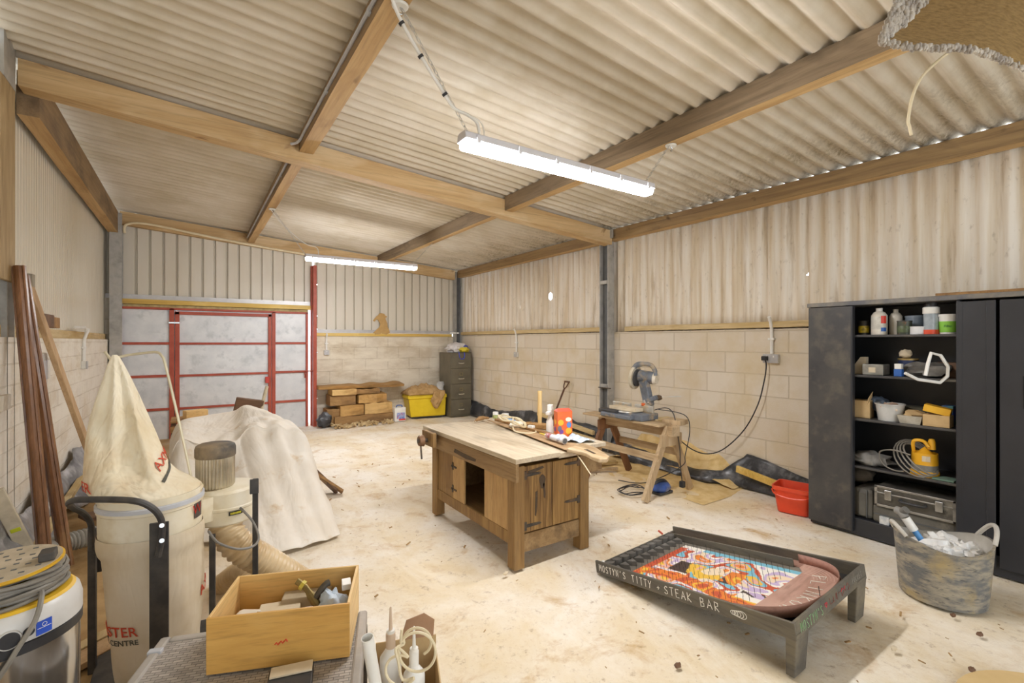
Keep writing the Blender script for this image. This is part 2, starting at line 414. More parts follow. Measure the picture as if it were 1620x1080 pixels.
# back wall: block work right of the door, box-profile sheet above, header over the door
def box_profile(x0, x1, z0, z1, y, pitch, top=None, depth=.045, dark=.03):
    mb = MB(); x = x0; pts = []
    while x < x1:
        for dx, dy in ((0,0),(pitch*.11,0),(pitch*.16,depth),(pitch*.28,depth),(pitch*.33,0)): pts.append((x+dx, dy))
        x += pitch
    rows = [[], []]
    pts = [p for p in pts if p[0] <= x1]+[(x1,0)]
    for (px, dy) in pts:
        rows[0].append(Vector((px, y+dy, z0))); rows[1].append(Vector((px, y+dy, z1 if top is None else top(px))))
    return mb.grid(rows)
w = MB(); w.box((1.86,YB-.02,-.1),(XR+.1,YB+.2,1.66)); wb = w.build('wall_back', M_BLK_B, kind='structure', smooth=0)
box_profile(-1.3, 1.86, 2.22, 3, YB-.02, .175, lambda x: roof_z(x)-.02).build('cladding', M_CLAD, wb, smooth=0, solid=.003)
box_profile(1.9, XR, 1.72, 3, YB, .173, lambda x: roof_z(x)-.02).build('cladding', M_CLAD, wb, smooth=0, solid=.003)
MB().box((-1.1,YB-.06,2.215),(1.86,YB+.02,2.285)).build('flashing', M_FLASH, wb, smooth=0)
MB().box((1.92,YB-.05,1.715),(4.8,YB+.02,1.78)).build('flashing', M_FLASH, wb, smooth=0)
MB().box((1.9,YB-.06,1.655),(4.75,YB+.02,1.713)).build('batten', M_BATTEN, wb, smooth=0, bevel=.004)
MB().box((-1.02,YB-.09,2.14),(1.84,YB+.02,2.213)).build('door_header', M_BATTEN, wb, smooth=0, bevel=.004)
MB().box((-1.3,YB-.04,-.1),(-.955,YB+.2,2.22)).build('jamb', M_BLK_B, wb, smooth=0)
fo = MB(); rows = []
for i in range(60):
    x = -.98+2.76*i/59; q = .014*noise.noise(Vector((x*9,0,1)))
    rows.append([Vector((x,YB-.02,2.15)), Vector((x,YB-.06+q,2.13)), Vector((x,YB-.05+q*1.5,2.08+q)), Vector((x,YB,2.07+q))])
fo.grid(rows).build('gap_foam', plain('gap_foam','b7a878','8f8356',.9,scale=14,bmp=.4), wb, smooth=60)
# left wall
w = MB(); w.box((XL-.2,YF,-.1),(XL,YB,1.58)); wl = w.build('wall_left', M_BLK_L, kind='structure', smooth=0)
rows = [[], []]; y = YF
while y < YB:
    for dy, dx in ((0,0),(.05,0),(.056,-.006),(.066,-.006),(.072,0)):
        rows[0].append(Vector((XL-.05+dx,y+dy,1.66))); rows[1].append(Vector((XL-.05+dx,y+dy,3.5)))
    y += .075
MB().grid(rows).build('cladding', M_CLADL, wl, smooth=0, solid=.003)
MB().box((XL-.12,YF,1.58),(XL-.03,YB,1.665)).build('ledge_batten', M_BATTENY, wl, smooth=0, bevel=.004)
# unseen end opposite the doors left unwalled so the world adds ambient fill
# ------------------------------------------------------------------ timber frame
def purlin(mat, x0, x1, y0, y1, zb, zt, label, group=None):
    mb = MB(); nseg = 14
    sec = []
    for i in range(nseg+1):
        y = y0+(y1-y0)*i/nseg; j = [random.uniform(-.003,.003) for _ in range(4)]
        sec.append([Vector((x0+j[0],y,zb(x0)+j[1])), Vector((x1+j[2],y,zb(x1)+j[3])), Vector((x1,y,zt(x1))), Vector((x0,y,zt(x0)))])
    mb.grid(sec, closed=True); mb.add(sec[0], [(0,1,2,3)]); mb.add(sec[-1], [(3,2,1,0)])
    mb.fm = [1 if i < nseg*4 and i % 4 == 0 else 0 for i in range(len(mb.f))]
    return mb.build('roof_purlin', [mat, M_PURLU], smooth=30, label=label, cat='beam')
rt = lambda x: roof_z(x)-.024
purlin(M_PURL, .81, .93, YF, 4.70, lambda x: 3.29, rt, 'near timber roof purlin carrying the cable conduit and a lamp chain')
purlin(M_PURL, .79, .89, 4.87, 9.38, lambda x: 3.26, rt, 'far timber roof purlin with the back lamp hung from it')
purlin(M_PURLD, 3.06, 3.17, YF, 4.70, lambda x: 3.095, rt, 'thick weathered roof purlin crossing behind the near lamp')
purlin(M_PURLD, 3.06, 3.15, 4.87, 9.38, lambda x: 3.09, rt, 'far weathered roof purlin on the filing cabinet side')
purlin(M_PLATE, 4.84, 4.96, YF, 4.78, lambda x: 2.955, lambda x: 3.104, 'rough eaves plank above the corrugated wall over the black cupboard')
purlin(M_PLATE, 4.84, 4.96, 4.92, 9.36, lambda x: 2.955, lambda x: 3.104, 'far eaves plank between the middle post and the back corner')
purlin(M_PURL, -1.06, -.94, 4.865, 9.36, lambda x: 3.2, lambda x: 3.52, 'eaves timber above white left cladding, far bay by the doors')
def rafter(y0, y1, x0, x1, dt, db, label, mat=M_BEAM):
    mb = MB(); ns = 16; sec = []
    for i in range(ns+1):
        x = x0+(x1-x0)*i/ns; zt = roof_z(x)-dt; zb = roof_z(x)-db; j = random.uniform(-.004,.004)
        sec.append([Vector((x,y0+j,zb)), Vector((x,y1,zb)), Vector((x,y1,zt)), Vector((x,y0+j,zt))])
    mb.grid(sec, closed=True); mb.add(sec[0], [(3,2,1,0)]); mb.add(sec[-1], [(0,1,2,3)])
    return mb.build('roof_rafter', mat, smooth=30, label=label, cat='beam')
rafter(4.71, 4.86, -1.02, 4.84, .058, .25, 'deep knotty rafter spanning from left post to middle steel post')
rafter(9.36, 9.46, -.92, 4.78, .05, .25, 'rafter along the back wall above the red doors', M_BEAM)
def steel_post(x, y, z1, w, d, label, web='y', slots=()):
    t = thing('steel_post', label, 'post', (x, y, 0))
    if web == 'y':   # flanges face left/right of the web, seen along x
        MB().box((x-d/2,y-w/2,0),(x-d/2+.012,y+w/2,z1)).build('flange', M_GALV, t, smooth=0)
        MB().box((x+d/2-.012,y-w/2,0),(x+d/2,y+w/2,z1)).build('flange', M_GALV, t, smooth=0)
        MB().box((x-d/2+.012,y-.006,0),(x+d/2-.012,y+.006,z1)).build('web', M_SLOT, t, smooth=0)
    else:
        MB().box((x-d/2,y-w/2,0),(x+d/2,y-w/2+.014,z1)).build('flange', M_GALV, t, smooth=0)
        MB().box((x-d/2,y+w/2-.014,0),(x+d/2,y+w/2,z1)).build('flange', M_GALV, t, smooth=0)
        MB().box((x-.006,y-w/2+.014,0),(x+.006,y+w/2-.014,z1)).build('web', M_SLOT, t, smooth=0)
    for z in slots:
        MB().box((x-d/2-.006,y-w/2+.02,z),(x-d/2+.03,y+w/2-.02,z+.05)).build('cleat', M_GALV, t, smooth=0, bevel=.003)
    return t
p = steel_post(4.88, 4.85, 3.11, .17, .12, 'galvanised steel post in the middle of the block wall behind the saw', 'x', (.9, 2.36))
MB().box((4.80,4.66,2.98),(4.815,4.76,3.1)).build('bracket', M_GALV, p, smooth=0, bevel=.003)
steel_post(4.86, 9.40, 3.08, .16, .14, 'dark steel corner post behind the filing cabinet', 'y')
steel_post(-.965, 9.38, 3.5, .15, .15, 'galvanised corner post left of the red doors', 'x')
t = steel_post(-1.12, 4.74, 3.62, .17, .12, 'near steel post on left wall clad with a brown board', 'x')
MB().box((-1.062,4.45,3.30),(-1.028,4.70,3.62)).build('end_plate', M_GALV, t, smooth=0)
MB().box((-1.058,4.40,1.96),(-1.03,4.70,3.30)).build('facing_board', wood('facing_board','b39a70','93794e',2,'c4ab80'), t, smooth=0, bevel=.004)
# ------------------------------------------------------------------ red framed sheet door
d = thing('door_1', 'galvanised sheet door in red steel frame with wicket door', 'door', (.4,9.3,0)); d['kind'] = 'structure'
yd = 9.40
px = [-.95, -.215, -.213, 1.145, 1.147, 1.75]
for (a, b_, zt) in ((px[0],px[1],2.06),(px[2],px[3],2.06),(px[4],px[5],2.06)):
    MB().box((a,yd,-.05),(b_,yd+.012,zt)).build('sheet_panel', M_GALV_DOOR, d, smooth=0)
fr = MB()
for (a, b_) in ((-.95,-.91),(-.31,-.245),(1.17,1.225),(1.73,1.77)): fr.box((a,yd-.035,-.03),(b_,yd+.02,2.08))
fr.box((-.95,yd-.035,2.055),(1.77,yd+.02,2.09))
for z in (1.52,1.0,.47):
    fr.box((-.91,yd-.025,z-.02),(-.31,yd,z+.02)); fr.box((1.225,yd-.025,z-.02),(1.73,yd,z+.02))
fr.build('frame', M_RED, d, smooth=0, bevel=.003)
wk = MB()
wk.box((-.235,yd-.04,-.02),(-.175,yd,2.03)); wk.box((1.11,yd-.04,-.02),(1.16,yd,2.03)); wk.box((-.235,yd-.04,1.985),(1.16,yd,2.035))
for z in (1.515,.995,.465): wk.box((-.175,yd-.03,z-.018),(1.11,yd,z+.018))
wk.build('wicket_frame', M_RED, d, smooth=0, bevel=.003)
MB().box((-.32,yd-.06,1.835),(-.17,yd-.03,1.865)).build('hinge', M_CHROME, d, smooth=0, bevel=.004)
lk = MB(); lk.box((1.06,yd-.07,.82),(1.12,yd-.03,.93)); lk.build('lock', plain('lock_red','c23c30',rough=.5), d, smooth=0, bevel=.006)
sb = MB(); sb.cyl((1.5,yd-.045,1.005),(1.84,yd-.045,1.005),.011,n=10); sb.tube([(1.70,yd-.045,1.0),(1.71,yd-.06,.94),(1.71,yd-.06,.88)],.01,8); sb.build('slide_bolt', M_RED, d)
po = thing('door_post', 'red painted steel post beside the daylight gap of the door', 'post', (1.87,9.3,0))
pm = MB(); pm.box((1.84,9.28,-.12),(1.90,9.44,2.95)); pm.box((1.82,9.40,-.12),(1.92,9.44,2.95)); pm.build('upright', M_RED, po, smooth=0, bevel=.003)
bo = None
for z in (.08,.5,.95,1.35,1.78,2.02,2.6): MB().cyl((1.905,9.272,z),(1.905,9.285,z),.012,n=10).build('bolt', M_CHROME, po)
# jamb lumps either side of the doors
def lump(name, c, r, mat, label, cat, seed=0, l=.35, **k):
    return MB().ball(c, r, 18, 1, l, seed).build(name, mat, smooth=60, label=label, cat=cat, **k)
# ------------------------------------------------------------------ lamps
LAMP = 46.0
M_DIFF = glow('lit_diffuser', 'fdfdff', LAMP)
M_HOUSE = plain('lamp_housing', 'd9d9e0', rough=.4)
def lamp(y, label, x0=1.25, x1=2.83, zb=2.63):
    t = thing('strip_lamp', label, 'light', ((x0+x1)/2, y, zb), 0, 'ceiling strip lamps')
    prof = [(-.052,0),(-.056,.02),(-.052,.045),(.052,.045),(.056,.02),(.052,0)]
    M = Matrix(((0,0,1,0),(1,0,0,y),(0,1,0,zb+.045),(0,0,0,1)))
    hs = MB(); hs.prism([(-.056,0),(-.05,.04),(-.03,.05),(.03,.05),(.05,.04),(.056,0)], x0, x1, M); hs.build('housing', M_HOUSE, t, smooth=0, bevel=.006)
    df = MB(); df.prism([(-.05,0),(-.05,-.02),(-.035,-.042),(.035,-.042),(.05,-.02),(.05,0)], x0+.012, x1-.012, M); df.build('diffuser', M_DIFF, t, smooth=0, bevel=.006)
    for k in range(6):
        x = x0+.08+(x1-x0-.16)*k/5
        for s in (-1, 1):
            MB().box((x-.012,y+s*.05,zb+.03),(x+.012,y+s*.064,zb+.075)).build('clip', M_HOUSE, t, smooth=0, bevel=.003)
    return t
lamp(2.37, 'bright strip lamp hanging near, between the two roof purlins')
lamp(6.82, 'bright strip lamp hanging by the back wall above the red door post')
M_CHAIN = plain('chain_steel', 'd8d6d0', 'b8b6b0', .35, .6)
def chain(a, b, label, sag=.0):
    a, b = Vector(a), Vector(b); n = int((b-a).length/.028); mb = MB()
    d = (b-a).normalized(); s = d.cross(Vector((0,1,0))).normalized(); u = d.cross(s)
    for i in range(n):
        c = a.lerp(b, (i+.5)/n); q = s if i % 2 else u
        mb.tube([c+d*(.019*math.cos(2*PI*k/8))+q*(.008*math.sin(2*PI*k/8)) for k in range(8)], .0022, 5, closed=True)
    return mb.build('hanging_chain', M_CHAIN, label=label, cat='chain')
chain((.90,2.36,3.27), (1.32,2.37,2.69), 'chain beside the bound flex holding the left end of near lamp')
chain((3.10,2.40,3.09), (2.75,2.37,2.69), 'chain holding the right end of near lamp from weathered purlin')
chain((.86,6.8,3.25), (1.27,6.82,2.69), 'chain holding the door end of the far lamp')
chain((3.1,6.84,3.08), (2.74,6.82,2.69), 'chain holding the cabinet end of the far lamp')
def hook(c, label):
    t = thing('ceiling_hook', label, 'hook', c)
    c = Vector(c)
    MB().cyl(c, c-Vector((0,0,.012)), .045, .04, 20).build('plate', M_WHITE, t, bevel=.003)
    MB().tube([c+Vector((0,0,-.01)), c+Vector((.012,0,-.03)), c+Vector((.01,0,-.045)), c+Vector((-.008,0,-.045))], .004, 6, 3).build('hook', M_CHROME, t)
hook((.89,2.36,3.286), 'round white hook plate under the conduit purlin, near lamp')
hook((3.115,2.40,3.09), 'small round white hook plate under the weathered purlin')
hook((.85,6.8,3.257), 'small hook plate under far purlin by the back lamp')
# flex to near lamp, bound to its chain with ties
fx = thing('lamp_flex', 'white flex bound with black ties running down to near lamp', 'cable', (.9,2.34,2.69))
MB().tube([(.81,2.1,3.32),(.82,2.28,3.30),(.86,2.34,3.24),(.98,2.35,3.08),(1.12,2.355,2.92),(1.2,2.36,2.84),(1.29,2.37,2.83),(1.36,2.38,2.80),(1.37,2.375,2.7)], .009, 8, 5).build('flex', M_WHITE, fx)
MB().tube([(1.2,2.36,2.84),(1.30,2.40,2.85),(1.40,2.40,2.82),(1.41,2.38,2.7)], .004, 6, 5).build('flex', M_WHITE, fx)
for (x, z) in ((.895,3.19),(1.0,3.055),(1.14,2.895)):
    d_ = Vector((.14,0,-.16)).normalized()
    c = Vector((x,2.352,z)); MB().cyl(c-d_*.007, c+d_*.007, .016, n=10).build('cable_tie', M_BLACK, fx)
M_COND = plain('conduit_grey', 'c9cbd0', 'b3b5bb', .45)
def conduit(pts, r, label, mat=M_COND, clips=()):
    t = thing('cable_conduit', label, 'conduit', pts[0])
    MB().tube(pts, r, 8, 4 if len(pts) > 2 else 0).build('tube', mat, t)
    for c in clips:
        c = Vector(c); MB().box(c-Vector((.012,.02,.02)), c+Vector((.012,.02,.02))).build('saddle', mat, t, smooth=0, bevel=.004)
    return t
conduit([(.80,-3,3.36),(.80,0,3.36),(.80,2,3.36),(.80,4.2,3.36),(.79,4.6,3.345),(.74,4.695,3.34)], .012, 'grey conduit clipped along dark side of the near purlin', M_COND, [(.805,y,3.36) for y in (.6,1.6,2.6,3.6)])
conduit([(.78,4.88,3.33),(.78,6.5,3.33),(.78,9.3,3.33)], .012, 'grey conduit clipped along the far purlin', M_COND, [(.785,y,3.33) for y in (5.6,7.2,8.6)])
conduit([(-.86,9.30,3.2),(-.84,9.30,3.33),(-.6,9.31,3.38),(.1,9.32,3.30),(.9,9.33,3.21),(1.9,9.33,3.13)], .018, 'cream conduit curving along the back rafter over the doors', M_CREAMPL)
MB().tube([(.80,6.75,3.3),(.84,6.8,3.24),(1.0,6.81,3.05),(1.25,6.82,2.86),(1.40,6.83,2.82),(1.42,6.82,2.7)], .006, 6, 6).build('lamp_flex', M_WHITE, label='thin white flex sloping down to the far lamp', cat='cable')
MB().tube([at(1500,84,2.62), at(1484,96,2.62), at(1458,122,2.63), at(1443,155,2.64), at(1437,190,2.65), at(1439,200,2.65), at(1442,214,2.65)], .008, 7, 6).build('loose_cable', M_CREAMPL, label='short loose white cable dangling under the roof by the rug', cat='cable')
# ------------------------------------------------------------------ sockets on drops of white conduit
def socket(wall, a, z0, z1, label, double=False, met=False):
    """a drop of white conduit ending at a surface box"""
    t = thing('power_socket', label, 'socket', (XR,a,z0) if wall == 'R' else (a,YB-.02,z0) if wall == 'B' else (XL,a,z0))
    if wall == 'R': P = lambda u,v,w: (XR-v, a-u, w)
    elif wall == 'B': P = lambda u,v,w: (a+u, YB-.02-v, w)
    else: P = lambda u,v,w: (XL+v, a+u, w)
    pm = MB(); pm.tube([P(0,.075,z1-.02) if wall == 'R' else P(0,.06,z1-.02), P(0,.05,z1-.06), P(0,.03,z1-.12), P(0,.022,z1-.18), P(0,.02,z0+.05)], .016, 10, 3); pm.build('conduit_drop', M_WHITE, t)
    for z in (z0+(z1-z0)*.45,): MB().box(P(-.032,0,z-.01), P(.032,.04,z+.01)).build('saddle', M_WHITE, t, smooth=0, bevel=.003)
    w_ = .075 if double else .045
    MB().box(P(-w_,0,z0-.045), P(w_,.045,z0+.045)).build('box', M_WHITE, t, smooth=0, bevel=.006)
    MB().box(P(-w_-.002,.045,z0-.045), P(w_+.002,.052,z0+.045)).build('face_plate', M_FLASH if not met else M_COND, t, smooth=0, bevel=.003)
    for k in ((-.035,.035) if double else (0,)):
        MB().box(P(k-.006,.052,z0+.012), P(k+.006,.058,z0+.03)).build('switch', M_WHITE, t, smooth=0)
    return t
socket('B', 2.11, 1.34, 1.72, 'small socket under white conduit on back wall by red post')
socket('R', 7.19, 1.31, 1.80, 'small socket on block wall near the filing cabinet')
socket('R', 2.56, 1.375, 1.82, 'double socket with a black plug in it on block wall', True)
socket('L', 7.3, 1.28, 1.72, 'socket under white conduit on whitewashed left wall')
# horizontal run of the drop over the left wall ledge
conduit([(XL+.03,6.75,1.70),(XL+.03,7.1,1.705),(XL+.04,7.28,1.70),(XL+.035,7.3,1.6)], .014, 'white conduit bend along top of the left block wall', M_WHITE)
# ------------------------------------------------------------------ cable from the double socket to the saw
cb = thing('saw_cable', 'black mains cable swooping from the double socket to mitre saw', 'cable', (4.85,2.9,.3))
pts = [(4.88,2.60,1.36),(4.87,2.585,1.30),(4.86,2.60,1.15),(4.85,2.66,.90),(4.84,2.80,.62),(4.83,3.02,.38),(4.80,3.2,.29),(4.72,3.34,.32),(4.55,3.42,.46),(4.32,3.46,.63),(4.16,3.46,.72),(4.1,3.44,.80)]
MB().tube(pts, .0065, 7, 6).build('cord', M_BLACK, cb)
MB().box((4.84,2.575,1.355),(4.895,2.625,1.40)).build('plug', M_BLACK, cb, smooth=0, bevel=.008)
# ------------------------------------------------------------------ left wall boards and boxes
M_MOULD = wood('dark_moulding', '946846', '6a4629', 2, 'a88458', rough=.3, gs=20)
def moulding(p0, p1, label):
    p0, p1 = Vector(p0), Vector(p1); d = (p1-p0).normalized(); s = d.cross(Vector((-.35,-1,0))).normalized(); u = s.cross(d).normalized()
    prof = [(-.04,-.012),(.04,-.012),(.04,.006),(.033,.012),(.026,.008),(.015,.02),(0,.024),(-.015,.02),(-.026,.008),(-.033,.012),(-.04,.006)]
    rows = [[p+s*a+u*b for a, b in prof] for p in (p0, p1)]
    mb = MB(); mb.grid(rows, closed=True); n = len(prof); mb.add(rows[0], [tuple(range(n))]); mb.add(rows[1], [tuple(range(n-1,-1,-1))])
    return mb.build('wooden_moulding', M_MOULD, smooth=0, label=label, cat='moulding')
moulding((-.80,4.31,.0), (-1.0,4.62,2.07), 'long dark wooden moulding leaning on left wall, front one of the pair')
moulding((-.72,4.43,.0), (-1.01,4.76,2.02), 'long dark wooden moulding leaning on left wall, rear one of the pair')
M_PLANK = wood('raw_plank', 'd2b288', 'b8946a', 2, 'a2805a', gs=12)
MB().bar((-.66,5.86,.0), (-1.03,4.96,2.02), .10, .035, (1,0,0)).build('leaning_plank', M_PLANK, smooth=0, bevel=.004, label='raw pale plank leaning against left wall behind the filter bag', cat='plank')
M_OFF = wood('offcut_wood', 'b98f5a', '8e683c', 0, '6b4c30')
M_OFFD = wood('offcut_dark', '7d5c42', '5e4433', 0)
MB().box((-1.06,5.12,1.667),(-.96,5.44,1.77)).build('wood_block', M_OFFD, smooth=0, bevel=.005, label='dark timber block lying on the left wall ledge', cat='block')
MB().box((-1.06,5.55,1.667),(-.98,5.76,1.76)).build('wood_block', M_OFF, smooth=0, bevel=.005, label='reddish timber block on left wall ledge beyond the plank', cat='block')
bp = MB(); bp.box((-1.10,4.98,1.96),(-1.0,5.06,2.06)); bp.build('wood_block', plain('grey_wood','a59c8a','857a66',.8), smooth=0, bevel=.004, label='grey timber end wedged behind the leaning plank top', cat='block')
cu = thing('fuse_box', 'white fuse boxes fixed on left wall between moulding and plank', 'fuse box', (XL,5.25,1.2))
MB().box((XL,5.0,1.20),(XL+.09,5.28,1.46)).build('box', M_WHITE, cu, smooth=0, bevel=.01)
MB().box((XL,5.29,1.24),(XL+.07,5.47,1.40)).build('box', M_WHITE, cu, smooth=0, bevel=.01)
MB().box((XL+.09,5.05,1.25),(XL+.096,5.23,1.40)).build('cover', plain('smoked_cover','c9cdd6',rough=.2), cu, smooth=0)
sl = thing('steel_bracket', 'pale steel bracket strip bolted to left wall near the post', 'bracket', (XL,4.35,.7))
MB().box((XL,4.28,.55),(XL+.02,4.38,1.62)).build('strip', plain('pale_paint','d8ccb8','b9a98f',.6), sl, smooth=0)
MB().box((XL+.02,4.36,1.10),(XL+.05,4.52,1.20)).build('cleat', plain('pale_cleat','d8cfbf','b9ad98',.6), sl, smooth=0, bevel=.004)
for z in (1.25,1.42): MB().cyl((XL+.02,4.33,z),(XL+.028,4.33,z),.014,n=8).build('bolt', M_SLOT, sl)
lv = thing('spirit_level', 'cream spirit level leaning on left wall with yellow vial', 'level', (-.9,4.3,0))
MB().bar((-.85,4.40,.0), (-1.0,4.17,.64), .075, .03, (0,-1,.3)).build('bar', plain('level_cream','d9d0bb','b7ad96',.5,scale=8), lv, smooth=0, bevel=.004)
a = Vector((-.85,4.40,.0)).lerp(Vector((-1.0,4.17,.64)), .56)
MB().bar(a-Vector((-.003,-.005,.014)), a+Vector((-.003,-.005,.014)), .05, .034, (0,-1,.3)).build('vial', plain('vial_yellow','c9d234',rough=.2), lv, smooth=0, bevel=.004)
# plastic membrane and batten creeping along the left wall foot
M_POLY = plain('grey_polythene', '9a9a9c', '54565a', .3, scale=5, bmp=.3, bscale=9, c3='c8c8cc', s3=6)
def membrane(name, pts_fn, n, m, mat, label, cat, solid=.004, seed=0, amp=.03, kind=None):
    rows = []
    for i in range(n+1):
        row = []
        for k in range(m+1):
            p = Vector(pts_fn(i/n, k/m)); q = noise.noise_vector(p*5+Vector((seed,seed,0)))*amp
            q2 = noise.noise_vector(p*14+Vector((0,seed,seed)))*amp*.4
            p = p+q+q2; p.z = max(p.z, .004); row.append(p)
        rows.append(row)
    return MB().grid(rows).build(name, mat, smooth=50, solid=solid, label=label, cat=cat, kind=kind)
membrane('polythene_sheet', lambda t, s: (XL+.05+.16*s+.06*math.sin(t*17)*s, 2.6+4.6*t, .38-.33*s+.06*math.sin(t*23)), 110, 12, M_POLY, 'crumpled grey polythene sheet along foot of the left wall', 'sheet')
MB().bar((-.84,3.3,.17), (-.92,6.6,.2), .05, .045).build('floor_batten', M_BATTENY, smooth=0, bevel=.004, label='long pale batten lying on polythene along left wall', cat='batten')
hs = MB(); P = crom([(-.80,3.9,.15),(-.83,4.25,.15),(-.80,4.52,.12),(-.62,4.66,.11),(-.35,4.75,.11)], 26)
hs.tube(P, [.068 if i % 3 else .058 for i in range(len(P))], 14); hs.build('flexible_duct', plain('duct_grey','a9a79f','8a877e',.5), smooth=50, label='grey ribbed flexible duct lying behind the dark mouldings', cat='duct')
for i, (a, b_, w_) in enumerate((((-.70,2.85,.02),(-.05,3.35,.02),.12),((-.62,3.05,.02),(.02,3.55,.02),.07),((-.55,4.9,.05),(-.15,5.1,.09),.16),((-.75,5.2,.1),(-.2,5.45,.08),.2))):
    MB().bar(a, b_, w_, .03).build('floor_board', [M_PLANK,M_BATTENY,M_OFF,M_OFFD][i], smooth=0, bevel=.003, cat='board',
      label=['wide pale board lying on the floor behind steel canister','narrow pale board lying on floor beyond the wide one','brown board lying behind the dust extractor handle','dark board lying behind extractor by left wall'][i])
# ------------------------------------------------------------------ dust extractor
M_CREAM = plain('cream_paint', 'ece4d0', 'dccfae', .5, scale=4, c3='cdb98f', s3=3)
M_CANVAS = plain('filter_canvas', 'efe5cd', 'd9c59c', .85, scale=3, lo=.42, hi=.72, bmp=.08, bscale=300, c3='cdb083', s3=2.2); folds(M_CANVAS, 5, (1,1,.45), .8, .06)
M_BAGGREY = plain('collector_bag', 'd9cdb8', 'c9b796', .7, scale=3, c3='bda781', s3=2); folds(M_BAGGREY, 4, (1,1,.4), .4, .03)
M_FRAME = plain('dusty_black_steel', '3c3a3a', '57534e', .55, .2, scale=12)
M_REDPRINT = plain('red_print', 'c8492f', rough=.8)
M_DARKPRINT = plain('dark_print', '55534a', rough=.8)
EX = thing('dust_extractor', 'cream dust extractor with hanging cloth filter bag and round collector drum', 'machine', (-.15,2.74,0))
CX_, CY_, = -.154, 2.742; RB = .192
VIEW = math.atan2(-CY_, -CX_)
dm = MB(); dm.shell([(RB-.006,.866),(RB-.006,.80),(RB-.006,.66),(RB,.66),(RB+.002,.80),(RB+.007,.805),(RB+.007,.825),(RB+.002,.83),(RB,.866),(RB-.006,.866)], (CX_,CY_,0), 64); dm.build('drum', M_CREAM, EX)
bd = MB(); bd.shell([(RB+.003,.815),(RB+.011,.818),(RB+.011,.834),(RB+.003,.838)], (CX_,CY_,0), 64); bd.build('band_clamp', M_COND, EX)
cr = Vector((CY, -SY, 0))
def low_pt(a, z):
    t = (.70-z)/.66
    r = RB*(1.01-.12*t-.10*t*t)+.006*math.sin(3*a+5*t)+.005*math.sin(7*a-9*t)*t
    if z > .62: r = RB+.004+.006*math.sin((z-.62)/.08*PI)
    c = Vector((CX_, CY_, 0))+cr*(.04*t)
    return Vector((c.x+r*math.cos(a), c.y+r*math.sin(a), z))
rows = [[low_pt(2*PI*k/64, .70-.66*i/26) for k in range(64)] for i in range(27)]
lb = MB(); lb.grid(rows, closed=True); lb.add(rows[-1], [tuple(range(64))]); lower = lb.build('collector_bag', M_BAGGREY, EX, smooth=60)
def on_low(phi, z, tilt=0, off=.004):
    def f(v):
        x = v.x*math.cos(tilt)-v.y*math.sin(tilt); y = v.x*math.sin(tilt)+v.y*math.cos(tilt)
        p = low_pt(phi+x/.18, z+y); c = Vector((CX_, CY_, p.z)); d = (p-c); return p+d.normalized()*(off+v.z)
    return f
tx = MB(); put_text(tx, 'AXMINSTER', .062, None, on_low(VIEW-R(76), .315)); tx.build('red_lettering', M_REDPRINT, lower, smooth=0)
tx = MB(); put_text(tx, 'AXMINSTER', .062, None, on_low(VIEW+R(112), .43, .3)); tx.build('red_lettering', M_REDPRINT, lower, smooth=0)
tx = MB(); put_text(tx, 'TOOL CENTRE', .034, None, on_low(VIEW-R(60), .268)); tx.build('dark_lettering', M_DARKPRINT, lower, smooth=0)
pl = MB(); g = [[Vector((CX_+(RB+.0045)*math.cos(VIEW+R(52)+u*.3), CY_+(RB+.0045)*math.sin(VIEW+R(52)+u*.3), .735+.075*w)) for u in (0,.25,.5,.75,1)] for w in (0,1)]
pl.grid(g); nl = pl.build('name_plate', plain('name_plate','4a4340','6a5a52',.5,scale=30), EX, smooth=0, solid=.002)
tx = MB(); put_text(tx, 'W', .06, None, lambda v: Vector((CX_+(RB+.008)*math.cos(VIEW+R(57)+v.x/RB), CY_+(RB+.008)*math.sin(VIEW+R(57)+v.x/RB), .775+v.y))); tx.build('letter', plain('letter_red','d8402e'), nl, smooth=0)
# filter bag, gathered at its top on the hook
BR = [(561,178,185),(566,175,190),(575,171,195),(600,163,208),(630,153,222),(660,144,235),(690,139,248),(715,137,258),(738,136,268),(752,136,282),(762,139,300),(771,148,318),(779,156,326)]
BRZ = [(CH-(v-540)/FL*2.2, (a+b)/2, (b-a)/2) for v, a, b in BR]
def bag_pt(a, z, off=0):
    i = 0
    while i < len(BRZ)-2 and z < BRZ[i+1][0]: i += 1
    z0, c0, h0 = BRZ[i]; z1, c1, h1 = BRZ[i+1]; t = max(0, min(1, (z0-z)/(z0-z1)))
    t = t*t*(3-2*t) if i in (0,) else t
    uc = c0+(c1-c0)*t; hw = (h0+(h1-h0)*t)/FL*2.2
    s = max(0, min(1, (1.49-z)/.6))
    c = at(uc, 540, 2.2); fw = Vector((c.x,c.y,0)).normalized(); cr = Vector((fw.y,-fw.x,0)); hw /= 1.25
    dep = hw*(.6+.4*s**3)
    G = lambda x, w: math.exp(-(x/w)**2)
    fold = 1+ (.42*G(a-1.78-.15*s,.17)-.42*G(a-2.2+.45*s,.26)-.38*G(a-1.28-.1*s,.24)+.30*G(a-.86-.25*s,.17)-.30*G(a-.45,.2)+.2*G(a-2.75,.25)+.10*math.sin(4*a+5*s)+.05*math.sin(9*a-7*s))*(math.sin(PI*min(1,s*1.02))**.6)
    ca, sa = math.cos(a), math.sin(a)
    # a = angle measured from the camera's right towards the viewer
    p = c+cr*(hw*ca*(1 if abs(ca) > .8 else 1)+0)-fw*(dep*sa*fold)
    p += (-fw*off*sa+cr*off*ca); p.z = z; return p
rows = []; NB = 72
for i in range(60):
    z = BRZ[0][0]+(BRZ[-1][0]-BRZ[0][0])*i/59
    rows.append([bag_pt(2*PI*k/NB, z) for k in range(NB)])
